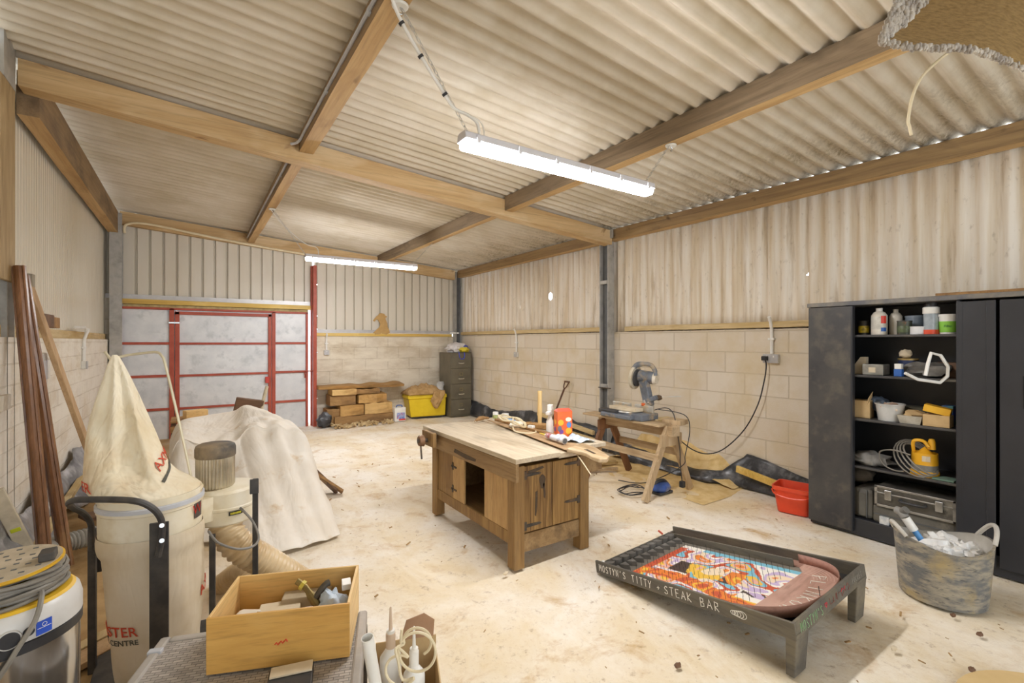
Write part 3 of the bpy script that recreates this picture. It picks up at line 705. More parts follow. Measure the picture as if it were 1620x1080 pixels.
ub = MB(); ub.grid(rows, closed=True); ub.add(rows[0], [tuple(range(NB))]); upper = ub.build('filter_bag', M_CANVAS, EX, smooth=70)
def on_bag(a0, z0, tilt):
    def f(v):
        x = v.x*math.cos(tilt)-v.y*math.sin(tilt); y = v.x*math.sin(tilt)+v.y*math.cos(tilt)
        return bag_pt(a0-x/.13, z0+y, .005+v.z)
    return f
tx = MB(); put_text(tx, 'AXMI', .055, None, on_bag(R(26), 1.0, R(28))); tx.build('red_lettering', M_REDPRINT, upper, smooth=0)
tx = MB(); put_text(tx, 'ER', .055, None, on_bag(R(158), .92, R(-4))); tx.build('red_lettering', M_REDPRINT, upper, smooth=0)
ln = MB(); ln.grid([[on_bag(R(26), .955, R(28))(Vector((-.08+.16*k/12, y, 0))) for k in range(13)] for y in (-.004,.004)]); ln.build('printed_line', M_DARKPRINT, upper, smooth=0, solid=.001)
rod = MB(); rod.tube([at(303,756,2.34),at(282,662,2.32),at(262,578,2.3),at(256,563,2.29),at(248,557,2.29),at(230,558,2.27),at(200,562,2.24),at(186,566,2.22),at(180,572,2.2),at(174,567,2.2),at(166,556,2.2)], .006, 8, 4); rod.build('bag_hook_rod', plain('rod_cream','d8cfb4','bdb294',.4,.3), EX)
# posts, handle
MB().bar(at(252,826,1.97), Vector((at(252,826,1.97).x, at(252,826,1.97).y, .0)), .066, .012, (.2,1,0)).build('post', M_FRAME, EX, smooth=0, bevel=.002)
q = at(146,836,2.22); MB().bar(q, Vector((q.x,q.y,.0)), .03, .02, (.2,1,0)).build('post', M_FRAME, EX, smooth=0, bevel=.002)
MB().bar(at(151,836,2.26), at(151,905,2.26), .05, .01, (.2,1,0)).build('gusset', M_FRAME, EX, smooth=0, bevel=.002)
hd = MB(); hd.tube([at(250,880,1.945),at(256,850,1.945),at(256,826,1.94),at(248,810,1.92),at(232,798,1.9),at(212,792,1.88),at(180,790,1.88),at(140,790,1.9),at(118,791,1.93),at(109,796,1.98),at(116,803,2.08),at(132,812,2.16),at(144,830,2.2),at(145,870,2.2)], .0125, 10, 5); hd.build('handle', M_FRAME, EX)
for v in (831, 855): MB().cyl(at(256,v,1.935), at(256,v,1.925), .009, n=10).build('bolt', M_CHROME, EX)
for (u, v, D) in ((404,757,2.47),(336,845,2.38)):
    q = at(u,v,D); MB().bar(q, Vector((q.x,q.y,0)), .026, .02, (.2,1,0)).build('post', M_FRAME, EX, smooth=0, bevel=.002)
q = at(402,757,2.455); MB().box(q-Vector((.02,.012,.075)), q+Vector((.02,.0,.0))).build('bracket', M_FRAME, EX, smooth=0, bevel=.002)
MB().box((-.38,2.42,.0),(.30,3.1,.03)).build('base', M_FRAME, EX, smooth=0, bevel=.004)
# fan housing and motor
hc = at(356,776,2.56)
fh = MB(); fh.lathe([(.0,.60),(.14,.60),(.15,.61),(.15,.675),(.154,.68),(.154,.69),(.15,.695),(.15,.765),(.14,.778),(.0,.782)], (hc.x,hc.y,0), 48); 
fh.bar((hc.x,hc.y,.70), (CX_+.1,CY_+.15,.70), .2, .12); hsg = fh.build('fan_housing', M_CREAM, EX)
tg = MB(); a0 = math.atan2(-hc.y,-hc.x)+R(6)
g = [[Vector((hc.x+.1555*math.cos(a0+u*.42), hc.y+.1555*math.sin(a0+u*.42), .655+.02*w)) for u in (0,.5,1)] for w in (0,1)]
tg.grid(g); st = tg.build('warning_strip', plain('strip_black','2c2a20'), hsg, smooth=0, solid=.002)
tx = MB()
for q in range(9): tx.grid([[Vector((hc.x+.1575*math.cos(a0+.05+.036*q+.026*k), hc.y+.1575*math.sin(a0+.05+.036*q+.026*k), .660+.010*w)) for k in (0,1)] for w in (0,1)])
tx.build('strip_marks', plain('strip_yellow','d9cf3a'), st, smooth=0, solid=.001)
mc = at(341,762,2.53)
mt = MB(); mt.lathe([(.075,.775),(.088,.79),(.088,.95),(.075,.955)], (mc.x,mc.y,0), 180, flute=.03, nf=36); mt.build('motor', plain('finned_aluminium','cfc6b2','a59a84',.3,.75,scale=6), EX)
mcap = MB(); mcap.lathe([(.092,.94),(.095,.945),(.095,.985),(.09,1.0),(.075,1.008),(.0,1.012)], (mc.x,mc.y,0), 40); mcap.build('motor_cap', plain('dusty_cap','4a4743','8d7b62',.7,scale=7,c3='a08c70',s3=5), EX)
def ribbed(name, pts, r, mat, parent, pitch=.03):
    P = crom(pts, 24); L = [0]
    for i in range(1, len(P)): L.append(L[-1]+(P[i]-P[i-1]).length)
    n = int(L[-1]/pitch*6); Q = []; rr = []; j = 0
    for i in range(n+1):
        s = L[-1]*i/n
        while j < len(P)-2 and L[j+1] < s: j += 1
        t = (s-L[j])/max(1e-6, L[j+1]-L[j]); Q.append(P[j].lerp(P[j+1], t)); rr.append(r*(1+.075*math.cos(2*PI*s/pitch)))
    mb = MB(); mb.tube(Q, rr, 28)
    return mb.build(name, mat, parent, smooth=60)
M_HOSE = plain('tan_hose', 'd8c19a', 'bd9f72', .35, scale=5)
ribbed('hose', [at(350,812,2.52),at(372,858,2.50),at(426,892,2.62),at(490,930,2.86)], .076, M_HOSE, EX)
ribbed('hose', [at(352,925,3.0),at(392,900,2.86),at(398,935,2.66),at(372,985,2.5)], .066, M_HOSE, EX)
MB().tube([at(330,840,2.3),at(345,858,2.28),at(375,868,2.3),at(400,864,2.36),at(409,850,2.4),at(400,825,2.42),at(380,803,2.45)], .006, 7, 6).build('power_cord', plain('cord_grey','8a8680','6d6a64',.5), EX)
# ------------------------------------------------------------------ dust sheet draped over a workbench
M_SHEET = plain('dust_sheet', 'f2ece2', 'eae0d0', .9, scale=2.5, bmp=.06, bscale=200, c3='cfb182', s3=4.5, c3lo=.6); folds(M_SHEET, 1.8, (1.6,.6,.8), .45, .06)
RW_ = 0
RW = [[(-.20,6.25,.40),(-.10,6.2,.60),(.15,6.25,.70),(.40,6.2,.72),(.62,6.0,.66),(.92,5.6,.50),(1.05,5.55,.30)],
      [(-.19,5.95,.55),(-.10,5.92,.735),(.15,5.98,.765),(.36,5.9,.80),(.51,5.74,.865),(.84,5.12,.715),(1.0,5.2,.42)],
      [(-.18,5.5,.52),(-.10,5.48,.725),(.12,5.5,.70),(.32,5.45,.715),(.50,5.35,.80),(.85,4.96,.700),(1.01,4.98,.32)],
      [(-.17,4.98,.50),(-.09,4.98,.705),(.10,4.92,.64),(.30,4.95,.655),(.47,4.95,.755),(.85,4.84,.685),(1.02,4.80,.20)],
      [(-.17,4.88,.40),(-.10,4.86,.55),(.08,4.82,.47),(.29,4.86,.53),(.46,4.80,.64),(.84,4.72,.56),(1.02,4.68,.14)],
      [(-.17,4.78,.25),(-.11,4.74,.36),(.07,4.70,.30),(.27,4.72,.36),(.46,4.58,.44),(.86,4.48,.38),(1.02,4.42,.09)],
      [(-.17,4.66,.12),(-.12,4.6,.20),(.06,4.52,.16),(.27,4.48,.19),(.45,4.26,.22),(.88,4.20,.18),(1.0,4.16,.04)],
      [(-.17,4.55,.03),(-.10,4.45,.04),(.10,4.28,.03),(.28,4.1,.025),(.46,3.82,.02),(.84,3.86,.015),(.97,3.9,.012)]]
def nud(r, dy, dz): return [(x, y+dy, z+dz) for x, y, z in r]
RW = RW[:3]+[nud(RW[3], .03, .004), nud(RW[3], .0, 0), nud(RW[3], -.025, -.035)]+RW[4:]
g1 = [crom(r, 14) for r in RW]; cols = [crom([g1[i][k] for i in range(len(g1))], 12) for k in range(len(g1[0]))]
rows = []
for i in range(len(cols[0])):
    row = []
    for k in range(len(cols)):
        p = cols[k][i].copy(); t = i/(len(cols[0])-1); u_ = k/(len(cols)-1)
        w = max(0, min(1, (t-.34)*3))*(1-.6*t)
        ph = p.x*30+2.2*math.sin(p.y*2.5+p.x*3)
        ridge = (abs(math.sin(ph*.5))**.6-.6)*.085*w
        # swags hanging from the two front corners of the load
        sw_ = .022*math.sin(9*math.hypot(p.x-.85, (p.y-4.85)*.8)*4)*max(0, 1-math.hypot(p.x-.85, p.y-4.85)*1.4)+.02*math.sin(34*math.hypot(p.x-.45, (p.y-5.0)*.8))*max(0, 1-math.hypot(p.x-.45, p.y-5.0)*1.7)
        f = ridge+noise.noise(p*4)*.008+noise.noise(p*11)*.004
        p += Vector((.25*f, -.8*f*w, f*(1-.4*t)+sw_*.8)); p.z = max(.008, p.z); row.append(p)
    rows.append(row)
MB().grid(rows).build('dust_sheet', M_SHEET, smooth=75, solid=.006, label='cream paint-stained dust sheet draped over a heap behind the extractor', cat='sheet')
for (a, b_, w_, lab) in (((1.22,5.02,.02),(.98,5.26,.29),.16,'brown board leaning on the right-hand end of dust sheet'),((1.27,4.98,.02),(1.04,5.12,.2),.10,'shorter board leaning beside the brown board at dust sheet')):
    MB().bar(a, b_, w_, .025, (1,.4,1)).build('leaning_board', M_OFFD if w_ > .12 else M_OFF, smooth=0, bevel=.003, label=lab, cat='board')
# spade handle poking up behind the sheet and a lump of board
MB().tube([(.62,6.45,.2),(.70,6.5,.75),(.76,6.53,1.0)], .02, 10, 4).build('garden_tool', plain('pale_handle','d6cbb2','b3a27e',.6), label='pale tool handle sticking up behind dust sheet by the doors', cat='handle')
MB().bar((.40,6.60,.0), (.58,6.50,.86), .30, .05, (0,1,0)).build('board_end', M_OFFD, smooth=0, bevel=.01, label='dark board end showing behind top of dust sheet', cat='board')
# pallet crates and the timber block on top
pc = thing('slatted_crate', 'old slatted wooden crate stack with green rails behind the extractor', 'crate', (-.06,7.1,0))
M_GRN = plain('green_paint','3f8a6a','2f6a52',.6)
for i in range(5):
    z = .0+i*.115
    MB().box((-.22,6.95,z),(.12,6.98,z+.075)).build('slat', M_OFF, pc, smooth=0, bevel=.003)
    MB().box((-.21,6.96,z+.078),(.11,6.985,z+.095)).build('rail', M_GRN if i in (2,3) else M_OFFD, pc, smooth=0)
    MB().box((-.22,6.98,z),(-.20,7.36,z+.075)).build('slat', M_OFFD, pc, smooth=0, bevel=.003)
MB().box((-.22,6.95,.575),(.12,7.36,.60)).build('top_board', M_OFF, pc, smooth=0, bevel=.003)
for (x, y) in ((-.19,6.995),(.09,6.995),(-.19,7.34),(.09,7.34)): MB().box((x-.02,y-.012,0),(x+.02,y+.012,.575)).build('corner_post', M_OFFD, pc, smooth=0)
MB().box((-.19,6.99,.02),(.09,7.33,.03)).build('bottom_board', M_OFFD, pc, smooth=0)
bl = MB(); bl.box((-.12,-.06,0),(.12,.06,.10), TR(.03,7.08,.602,R(20),0,0)); bl.build('wood_block', wood('fresh_timber','eec98a','dcae66',0), smooth=0, bevel=.005, label='fresh yellow timber block on top of the slatted crate', cat='block')
tb_ = thing('black_tub', 'black tub with yellow and red tackle behind filter bag rim', 'tub', (-.08,5.3,0))
t_ = MB(); t_.shell([(.0,.02),(.15,.02),(.16,.0),(.19,.15),(.185,.155),(.165,.15),(.14,.03),(.0,.03)], (-.04,5.45,0), 24, sx=1.1); t_.build('tub', M_BLACK, tb_)
MB().ball((-.03,5.45,.13), (.15,.12,.07), 16, 1, .4, 2).build('yellow_rope', plain('rope_yellow','e2b53a','c58f22',.7,scale=20,c3='7d5a1a',s3=14), tb_, smooth=60)
MB().ball((.0,5.42,.19), (.08,.05,.035), 12, 1, .3, 5).build('red_strap', plain('strap_red','d8404a'), tb_, smooth=60)
# ------------------------------------------------------------------ steel canister vacuum
V = thing('canister_vacuum', 'stainless canister vacuum with coiled cable on its lid', 'vacuum', (-.44,1.92,0))
vx, vy = -.44, 1.92; VA = math.atan2(-vy, -vx)
M_STEEL = plain('brushed_stainless', 'c9c8c6', 'aeacaa', .16, .95, scale=3, stretch=(1,1,.1))
MB().lathe([(.0,.04),(.146,.04),(.156,.06),(.158,.725),(.146,.73)], (vx,vy,0), 64).build('drum', M_STEEL, V)
MB().lathe([(.154,.715),(.163,.72),(.163,.745),(.154,.75)], (vx,vy,0), 64).build('rubber_seal', M_BLACK, V)
M_HEAD = plain('light_grey_plastic', 'd4d2ce', 'bdb9b2', .35, scale=5)
hdm = MB(); hdm.lathe([(.154,.745),(.163,.75),(.163,.79),(.157,.815),(.143,.828),(.123,.83),(.0,.83)], (vx,vy,0), 64); head = hdm.build('motor_head', M_HEAD, V)
MB().lathe([(.127,.818),(.148,.826),(.14,.832),(.12,.832)], (vx,vy,0), 48).build('yellow_rim', plain('rim_yellow','e6b92f',rough=.5), head)
def pat(phi, z, w, h, name, mat, off=.002, r=.163, par=None):
    mb = MB(); n = 6
    mb.grid([[Vector((vx+(r+off)*math.cos(phi+(k/n-.5)*w/r), vy+(r+off)*math.sin(phi+(k/n-.5)*w/r), z+h*q)) for k in range(n+1)] for q in (-.5,.5)])
    return mb.build(name, mat, par or head, smooth=0, solid=.002)
lab = pat(VA+R(26), .772, .034, .036, 'blue_label', plain('label_blue','2f58c8','2448a8',.5))
tx = MB(); LP = lambda u, w: Vector((vx+.1665*math.cos(VA+R(26)+u/.163), vy+.1665*math.sin(VA+R(26)+u/.163), .772+w))
tx.tube([LP(.005*math.cos(q), .008+.005*math.sin(q)) for q in [2*PI*k/14 for k in range(15)]], .0007, 5); tx.tube([LP(-.015,.0), LP(0,.0), LP(.015,.0)], .0007, 5); tx.build('label_emblem', M_WHITE, lab, smooth=0)
for (dphi, r, z) in ((R(2),.021,.77),(R(15),.008,.775)):
    d_ = Vector((math.cos(VA+dphi), math.sin(VA+dphi), 0)); c = Vector((vx,vy,z))+d_*.159
    pb = MB(); pb.cyl(c, c+d_*.009, r+.004, r+.003, 24); po_ = pb.build('socket_ring' if r > .01 else 'button', M_HEAD if r > .01 else M_BLACK, head)
    if r > .01: MB().cyl(c+d_*.009, c+d_*.0105, r, r, 24).build('socket_face', M_BLACK, po_)
cc = thing('cable_coil', 'thick coil of grey mains cable wound on canister lid', 'cable', (vx,vy,.83))
M_CABG = plain('grey_cable', '8f8a80', '736e66', .5, scale=8)
cp = []
for i in range(15*24):
    a = 2*PI*i/24; tt = i/24
    r = .117+.010*math.sin(tt*1.7)+.004*math.sin(a*3+tt); cp.append((vx+r*math.cos(a), vy+r*math.sin(a), .838+.0042*tt+.005*math.sin(a*2+tt*2)))
MB().tube(cp, .0062, 7).build('cord', M_CABG, cc)
MB().tube([(vx+.115*math.cos(VA+R(35)),vy+.115*math.sin(VA+R(35)),.86), (vx+.146*math.cos(VA+R(28)),vy+.146*math.sin(VA+R(25)),.846), (vx+.174*math.cos(VA+R(18)),vy+.174*math.sin(VA+R(14)),.80), (vx+.178*math.cos(VA+R(4)),vy+.178*math.sin(VA),.73), (vx+.176*math.cos(VA-R(14)),vy+.176*math.sin(VA-R(14)),.6), (vx+.19*math.cos(VA-R(20)),vy+.19*math.sin(VA-R(20)),.3)], .0065, 7, 8).build('cord', M_CABG, cc)
ds = thing('sanding_disc', 'dusty perforated round disc with yellow edge on top of cable coil', 'disc', (vx,vy,.905))
Md = TR(vx,vy,.912,0,R(3),R(-2))
MB().lathe([(.08,-.008),(.118,-.008),(.124,-.003),(.124,.002),(.118,.004)], (0,0,0), 48, Md).build('rim', plain('disc_yellow','e3b62a','c8941c',.5,scale=9), ds)
MB().lathe([(.0,.0035),(.119,.0035),(.119,.006),(.0,.0065)], (0,0,0), 48, Md).build('face', plain('disc_dust','c4b7a0','a89b84',.9,scale=12), ds)
random.seed(3)
for rr, nn in ((.028,6),(.06,11),(.095,15)):
    for k in range(nn):
        a = 2*PI*k/nn+rr*20
        MB().box((rr*math.cos(a)-.006,rr*math.sin(a)-.0035,.0055),(rr*math.cos(a)+.006,rr*math.sin(a)+.0035,.0072), Md).build('hole', M_SLOT, ds, smooth=0)
MB().box((.075,-.045,.006),(.11,.0,.03), Md).build('lug', M_FRAME, ds, smooth=0, bevel=.003)
# ------------------------------------------------------------------ rattan-look storage box
def weave():
    m, nt, b = new_mat('grey_weave'); b.inputs['Roughness'].default_value = .55
    tc = nt.nodes.new('ShaderNodeTexCoord'); sp = nt.nodes.new('ShaderNodeSeparateXYZ'); cb = nt.nodes.new('ShaderNodeCombineXYZ')
    nt.links.new(tc.outputs['Object'], sp.inputs[0])
    nt.links.new(math_node(nt, 'ADD', sp.outputs[0], math_node(nt, 'MULTIPLY', sp.outputs[2], .0)), cb.inputs[0])
    nt.links.new(math_node(nt, 'ADD', sp.outputs[1], sp.outputs[2]), cb.inputs[1])
    br = nt.nodes.new('ShaderNodeTexBrick'); nt.links.new(cb.outputs[0], br.inputs['Vector'])
    for k, v in (('Scale',1),('Brick Width',.03),('Row Height',.012),('Mortar Size',.0010),('Mortar Smooth',.6)): br.inputs[k].default_value = v
    br.inputs['Color1'].default_value = lin('bbb2a8'); br.inputs['Color2'].default_value = lin('989087'); br.inputs['Mortar'].default_value = lin('6e6a65')
    nt.links.new(br.outputs['Color'], b.inputs['Base Color'])
    bump(nt, b, math_node(nt, 'SUBTRACT', 1.0, br.outputs['Fac']), .8, .006); return m
M_WEAVE = weave()
M_WRIM = plain('weave_rim', 'b0a9a0', '9c958c', .5, scale=8)
RX = thing('storage_box', 'grey rattan-look plastic storage box under the wooden drawer', 'box', (-.088,1.995,0), R(-19.5))
Mr = chain_matrix(RX)
def rbx(a, b, name, mat, **k): return MB().box(a, b, Mr).build(name, mat, RX, **k)
rbx((.012,-.62,.0),(.655,-.012,.5), 'body', M_WEAVE, smooth=0)
rbx((.03,-.62,.50),(.637,-.03,.546), 'lid', M_WEAVE, smooth=0)
rm = MB(); rm.box((0,-.63,.50),(.032,0,.552), Mr); rm.box((.032,-.032,.50),(.635,0,.552), Mr); rm.box((.635,-.63,.50),(.667,0,.552), Mr); rm.build('lid_rim', M_WRIM, RX, smooth=0, bevel=.008)
rbx((.64,-.03,.0),(.668,.0,.50), 'corner_trim', M_FRAME, smooth=0, bevel=.004)
for y in (-.08,-.27,-.45): rbx((-.004,y-.012,.515),(.036,y+.012,.556), 'clip', M_COND, smooth=0, bevel=.003)
# ------------------------------------------------------------------ drawer of bits on the box
DW = thing('wooden_box', 'pale plywood drawer full of odds and ends on the grey storage box', 'drawer', (.033,1.684,.555), R(-22))
Md = chain_matrix(DW)
M_PLY = wood('plywood', 'd9aa5c', 'c8964a', 0, 'e2bc78', gs=16, along=.12, rough=.45)
M_PLYE = wood('plywood_side', 'ecc98c', 'e0b670', 1, gs=16, along=.12, rough=.45)
W_, D_, H_ = .408, .268, .168
for (a, b_, nm, m) in (((0,0,0),(W_,.009,H_),'front',M_PLY),((.0,D_-.009,0),(W_,D_,H_),'back',M_PLY),((0,.009,0),(.009,D_-.009,H_),'side',M_PLYE),((W_-.009,.009,0),(W_,D_-.009,H_),'side',M_PLYE),((.009,.009,.006),(W_-.009,D_-.009,.014),'bottom',M_PLYE)):
    MB().box(a, b_, Md).build(nm, m, DW, smooth=0, bevel=.0015)
mk = MB(); mk.tube([Md @ Vector((.19+.0045*i, -.001, .068+.005*math.sin(i*2.1)+.0012*i)) for i in range(9)], .0022, 5); mk.build('red_mark', plain('crayon_red','d8452a'), DW)
M_CARD = plain('cardboard', 'c9ab7c', 'b89a6c', .8, scale=9); M_CARDL = plain('pale_card', 'dccdb2', 'c8b695', .8, scale=6)
def dthing(name, mb, mat, label, cat, **k): return mb.build(name, mat, label=label, cat=cat, **k)
cbx = MB(); cbx.box((0,0,0),(.13,.09,.075), Md @ TR(.10,.12,.015,R(6)))
dthing('card_piece', cbx, M_CARDL, 'pale card carton lying at back of wooden drawer', 'card', smooth=0, bevel=.004)
c2 = MB(); c2.box((0,-.002,0),(.12,.003,.10), Md @ TR(.09,.085,.018,R(4),R(-25),R(10))); dthing('card_piece', c2, M_CARD, 'tan card square standing tilted inside drawer', 'card', smooth=0)
c3 = MB(); c3.box((0,0,0),(.075,.11,.09), Md @ TR(.018,.06,.016,R(-12))); dthing('paper_packet', c3, plain('packet_white','e8e2d6','d6cbb5',.7), 'off-white packet in the left end of the drawer', 'packet', smooth=0, bevel=.012)
c5 = MB(); c5.box((0,0,0),(.16,.06,.09), Md @ TR(.16,.19,.016,R(3))); dthing('card_piece', c5, plain('card_grey','b7a78c','9c8b6f',.8), 'grey-brown carton behind brass valve in drawer', 'card', smooth=0, bevel=.004)
vl = thing('brass_valve', 'dull brass tap valve lying in the wooden drawer', 'valve', tuple(Md @ Vector((.27,.13,.1))))
MV = Md @ TR(.275,.14,.125)
M_BRASS = plain('dull_brass','8f7c4a','5e5138',.4,.7,scale=18)
MB().tube([MV @ Vector(p) for p in ((-.06,.03,.05),(-.03,.02,.03),(.0,.0,-.005),(.02,-.01,-.03))], [.011,.010,.014,.012], 10, 3).build('body', M_BRASS, vl)
MB().tube([MV @ Vector(p) for p in ((.005,0,.0),(.03,.02,.03),(.045,.03,.035))], .011, 10, 3).build('handle', plain('valve_dark','4c463c','6e6557',.5,.5), vl)
MB().cyl(MV @ Vector((-.045,.025,.04)), MV @ Vector((-.035,.022,.034)), .016, n=6).build('nut', plain('nut_yellow','c6b23c',rough=.4), vl)
random.seed(5); st = MB(); pts = [Md @ Vector((.24+.05*random.uniform(-1,1), .06+.03*random.uniform(-1,1), .115+.02*random.uniform(-1,1))) for _ in range(22)]
st.tube(pts, .0022, 5, 5); dthing('string_tangle', st, M_WHITE, 'tangle of thin white string in front of the brass valve', 'string')
cl = MB(); cl.ball(Md @ Vector((.335,.13,.09)), (.05,.06,.06), 18, 1, .5, 3); dthing('blue_bag', cl, plain('pale_blue_bag','c9d6e4','a9bdd0',.5,scale=9), 'crumpled pale blue bag in right end of the drawer', 'bag', smooth=50)
c4 = MB(); c4.box((0,0,0),(.03,.05,.02), Md @ TR(.365,.15,.135,R(10))); dthing('small_carton', c4, M_WHITE, 'small white carton with dark end at right end of drawer', 'carton', smooth=0, bevel=.002)
pn = thing('parts_tray', 'small black perforated tray with pale strip before the drawer', 'tray', tuple(at(525,1068,1.36)))
q = Mr @ Vector((.47,-.36,.556)); Mp = TR(q.x,q.y,.556,R(-14))
MB().box((-.06,-.06,0),(.06,.05,.028), Mp).build('tray', M_BLACK, pn, smooth=0, bevel=.004)
MB().box((-.055,.0,.029),(.058,.045,.034), Mp).build('strip', M_CARDL, pn, smooth=0)
# ------------------------------------------------------------------ carton of sealant, pipe and flex at the front
bx = thing('cardboard_box', 'tall open brown carton holding sealant bottles beside storage box', 'carton', (.57,1.45,0), R(-20))
Mb = chain_matrix(bx); w_ = .10
for (a, b_) in (((-w_,-w_,0),(w_,-w_+.004,.50)),((-w_,w_-.004,0),(w_,w_,.54)),((-w_,-w_+.004,0),(-w_+.004,w_-.004,.5)),((w_-.004,-w_+.004,0),(w_,w_-.004,.5))): MB().box(a, b_, Mb).build('side', M_CARD, bx, smooth=0)
MB().box((-w_+.004,-w_+.004,.30),(w_-.004,w_-.004,.31), Mb).build('base', M_CARD, bx, smooth=0)
MB().prism([(-.05,0),(.06,0),(.065,.05),(.03,.075),(-.03,.06)], -.002, .002, Mb @ TR(.03,w_-.006,.54,0,R(80))).build('flap', plain('flap_brown','b08a6a','9a7557',.8), bx, smooth=0)
def bottle(c, r, h, label, mat, tip=M_CREAMPL, stripe=False):
    t = thing('sealant_bottle', label, 'bottle', c)
    MB().lathe([(.0,0),(r,.0),(r,h*.60),(r*.97,h*.63),(r*.45,h*.70),(r*.40,h*.72),(r*.38,h*.86),(.0,h*.865)], c, 28).build('body', mat, t)
    MB().lathe([(r*.44,h*.71),(r*.44,h*.83),(r*.18,h*.86),(r*.10,h*1.05),(.0,h*1.06)], c, 16).build('nozzle', tip, t)
    if stripe: 
        a0 = math.atan2(-c[1], -c[0])+.5; g = [[Vector((c[0]+(r+.001)*math.cos(a0+.25*k), c[1]+(r+.001)*math.sin(a0+.25*k), c[2]+z)) for k in range(3)] for z in (.03,h*.5)]
        MB().grid(g).build('grey_stripe', M_FRAME, t, smooth=0, solid=.0015)
    return t
q1 = at(618,1018,1.52); bottle((q1.x,q1.y,.311), .034, .37, 'taller white sealant bottle with pinkish nozzle in the carton', M_WHITE, plain('nozzle_pink','d8c0a8',rough=.5))
q2 = at(655,1040,1.47); bottle((q2.x,q2.y,.311), .033, .34, 'shorter white sealant bottle with grey stripe at carton right', M_WHITE, M_WHITE, True)
pp = MB(); a = at(581,1008,1.3); b_ = at(640,1340,1.455); d_ = (b_-a).normalized(); s = d_.orthogonal().normalized(); u = d_.cross(s)
rows = [[c+(s*math.cos(2*PI*k/28)+u*math.sin(2*PI*k/28))*r for k in range(28)] for c, r in ((b_,.0165),(a,.0165),(a,.0145),(a+d_*.35,.0145))]
pp.grid(rows, closed=True); pp.build('plastic_pipe', M_WHITE, smooth=50, label='white plastic waste pipe leaning upright beside the storage box', cat='pipe')
cw = MB(); pts = []
def arc(cx, cy, rx, ry, a0, a1, n, D0, D1): return [at(cx+rx*math.cos(R(a0+(a1-a0)*i/n)), cy-ry*math.sin(R(a0+(a1-a0)*i/n)), D0+(D1-D0)*i/n) for i in range(n+1)]
pts = [at(636,995,1.36), at(634,1013,1.37)]+arc(660,1031,29,31,150,-190,22,1.39,1.42)+arc(634,1060,24,24,60,330,14,1.42,1.40)+[at(637,1075,1.41),at(630,1045,1.39),at(626,1026,1.4)]+arc(660,1015,22,22,190,-60,12,1.42,1.44)
cw.tube(pts, .0042, 7, 3); cw.build('flex_loop', M_CREAMPL, label='loops of cream flex on top of sealant carton', cat='cable')
# ------------------------------------------------------------------ workbench
M_BTOP = wood('bench_top', 'd6c8b0', 'bba78a', 1, '93846d', gs=10, along=.1)
M_BDARK = wood('bench_old_wood', 'a88a60', '80623c', 1, '594734', gs=12, along=.1)
M_BLEG = wood('bench_leg', 'a58350', '805f36', 2, '66503a', gs=12, along=.1)
M_BEND = wood('bench_end_boards', 'b08a50', '573817', 2, '7d5a2e', gs=34, along=.04)
M_BPLY = wood('bench_ply', 'c9a570', 'b28c58', 2, 'bd9a68', gs=10, along=.2)
M_IRON = plain('old_iron', '5b5146', '3f3a35', .6, .4, scale=14, c3='7a5f45', s3=9)
BN = thing('workbench', 'old wooden workbench with cupboard below and vice at its far end', 'workbench', (2.15,3.35,0))
X0, X1, Y0, Y1 = 1.80, 2.48, 2.65, 3.98; ZT = .765
def bb(a, b_, nm, m, **k):
    k.setdefault('bevel', .004); return MB().box(a, b_).build(nm, m, BN, smooth=0, **k)
for (x, y) in ((X0,Y0),(X1-.085,Y0),(X0,Y1-.09),(X1-.085,Y1-.09)): bb((x,y,0),(x+.085,y+.085,.70),'leg',M_BLEG)
bb((1.785,2.61,ZT-.035),(2.17,4.15,ZT),'top_board',M_BTOP)
bb((2.17,2.625,ZT-.05),(2.40,4.15,ZT-.012),'top_board',M_BTOP)
bb((2.40,2.67,ZT-.03),(2.68,4.20,ZT),'top_board',M_BTOP)
bb((1.787,2.615,.605),(1.815,4.14,ZT-.036),'apron',M_BDARK)
bb((2.47,2.69,.60),(2.50,4.14,ZT-.036),'apron',M_BDARK)
bb((2.505,2.70,.55),(2.665,2.72,ZT-.03),'tray_end',M_BDARK); bb((2.645,2.72,.55),(2.665,4.1,ZT-.03),'tray_side',M_BDARK); bb((2.505,2.72,.55),(2.645,4.1,.565),'tray_base',M_BDARK)
# front (left) face of the cupboard
bb((1.815,2.735,.15),(1.84,3.90,.235),'rail',M_BLEG)
bb((1.82,3.60,.235),(1.835,3.89,.605),'panel',M_BLEG)
drr = bb((1.818,3.40,.235),(1.836,3.60,.605),'door',M_BPLY)
def strap(pts, par): 
    m = MB(); m.tube(pts, [.012,.010,.008,.006], 6); return m.build('hinge', M_IRON, par)
for z in (.33,.52):
    MB().box((1.812,3.53,z-.025),(1.82,3.62,z-.012)).build('hinge', M_IRON, drr, smooth=0); MB().box((1.812,3.585,z-.045),(1.82,3.605,z+.015)).build('hinge_plate', M_IRON, drr, smooth=0)
bb((1.818,2.735,.235),(1.836,3.08,.605),'panel',M_BPLY)
# inner carcass, open between door and panel
bb((1.84,2.70,.20),(2.44,3.93,.22),'floor_board',M_BDARK); bb((2.42,2.735,.22),(2.45,3.89,.70),'back_board',M_BDARK); bb((1.84,3.87,.22),(2.42,3.89,.70),'end_board',M_BDARK)
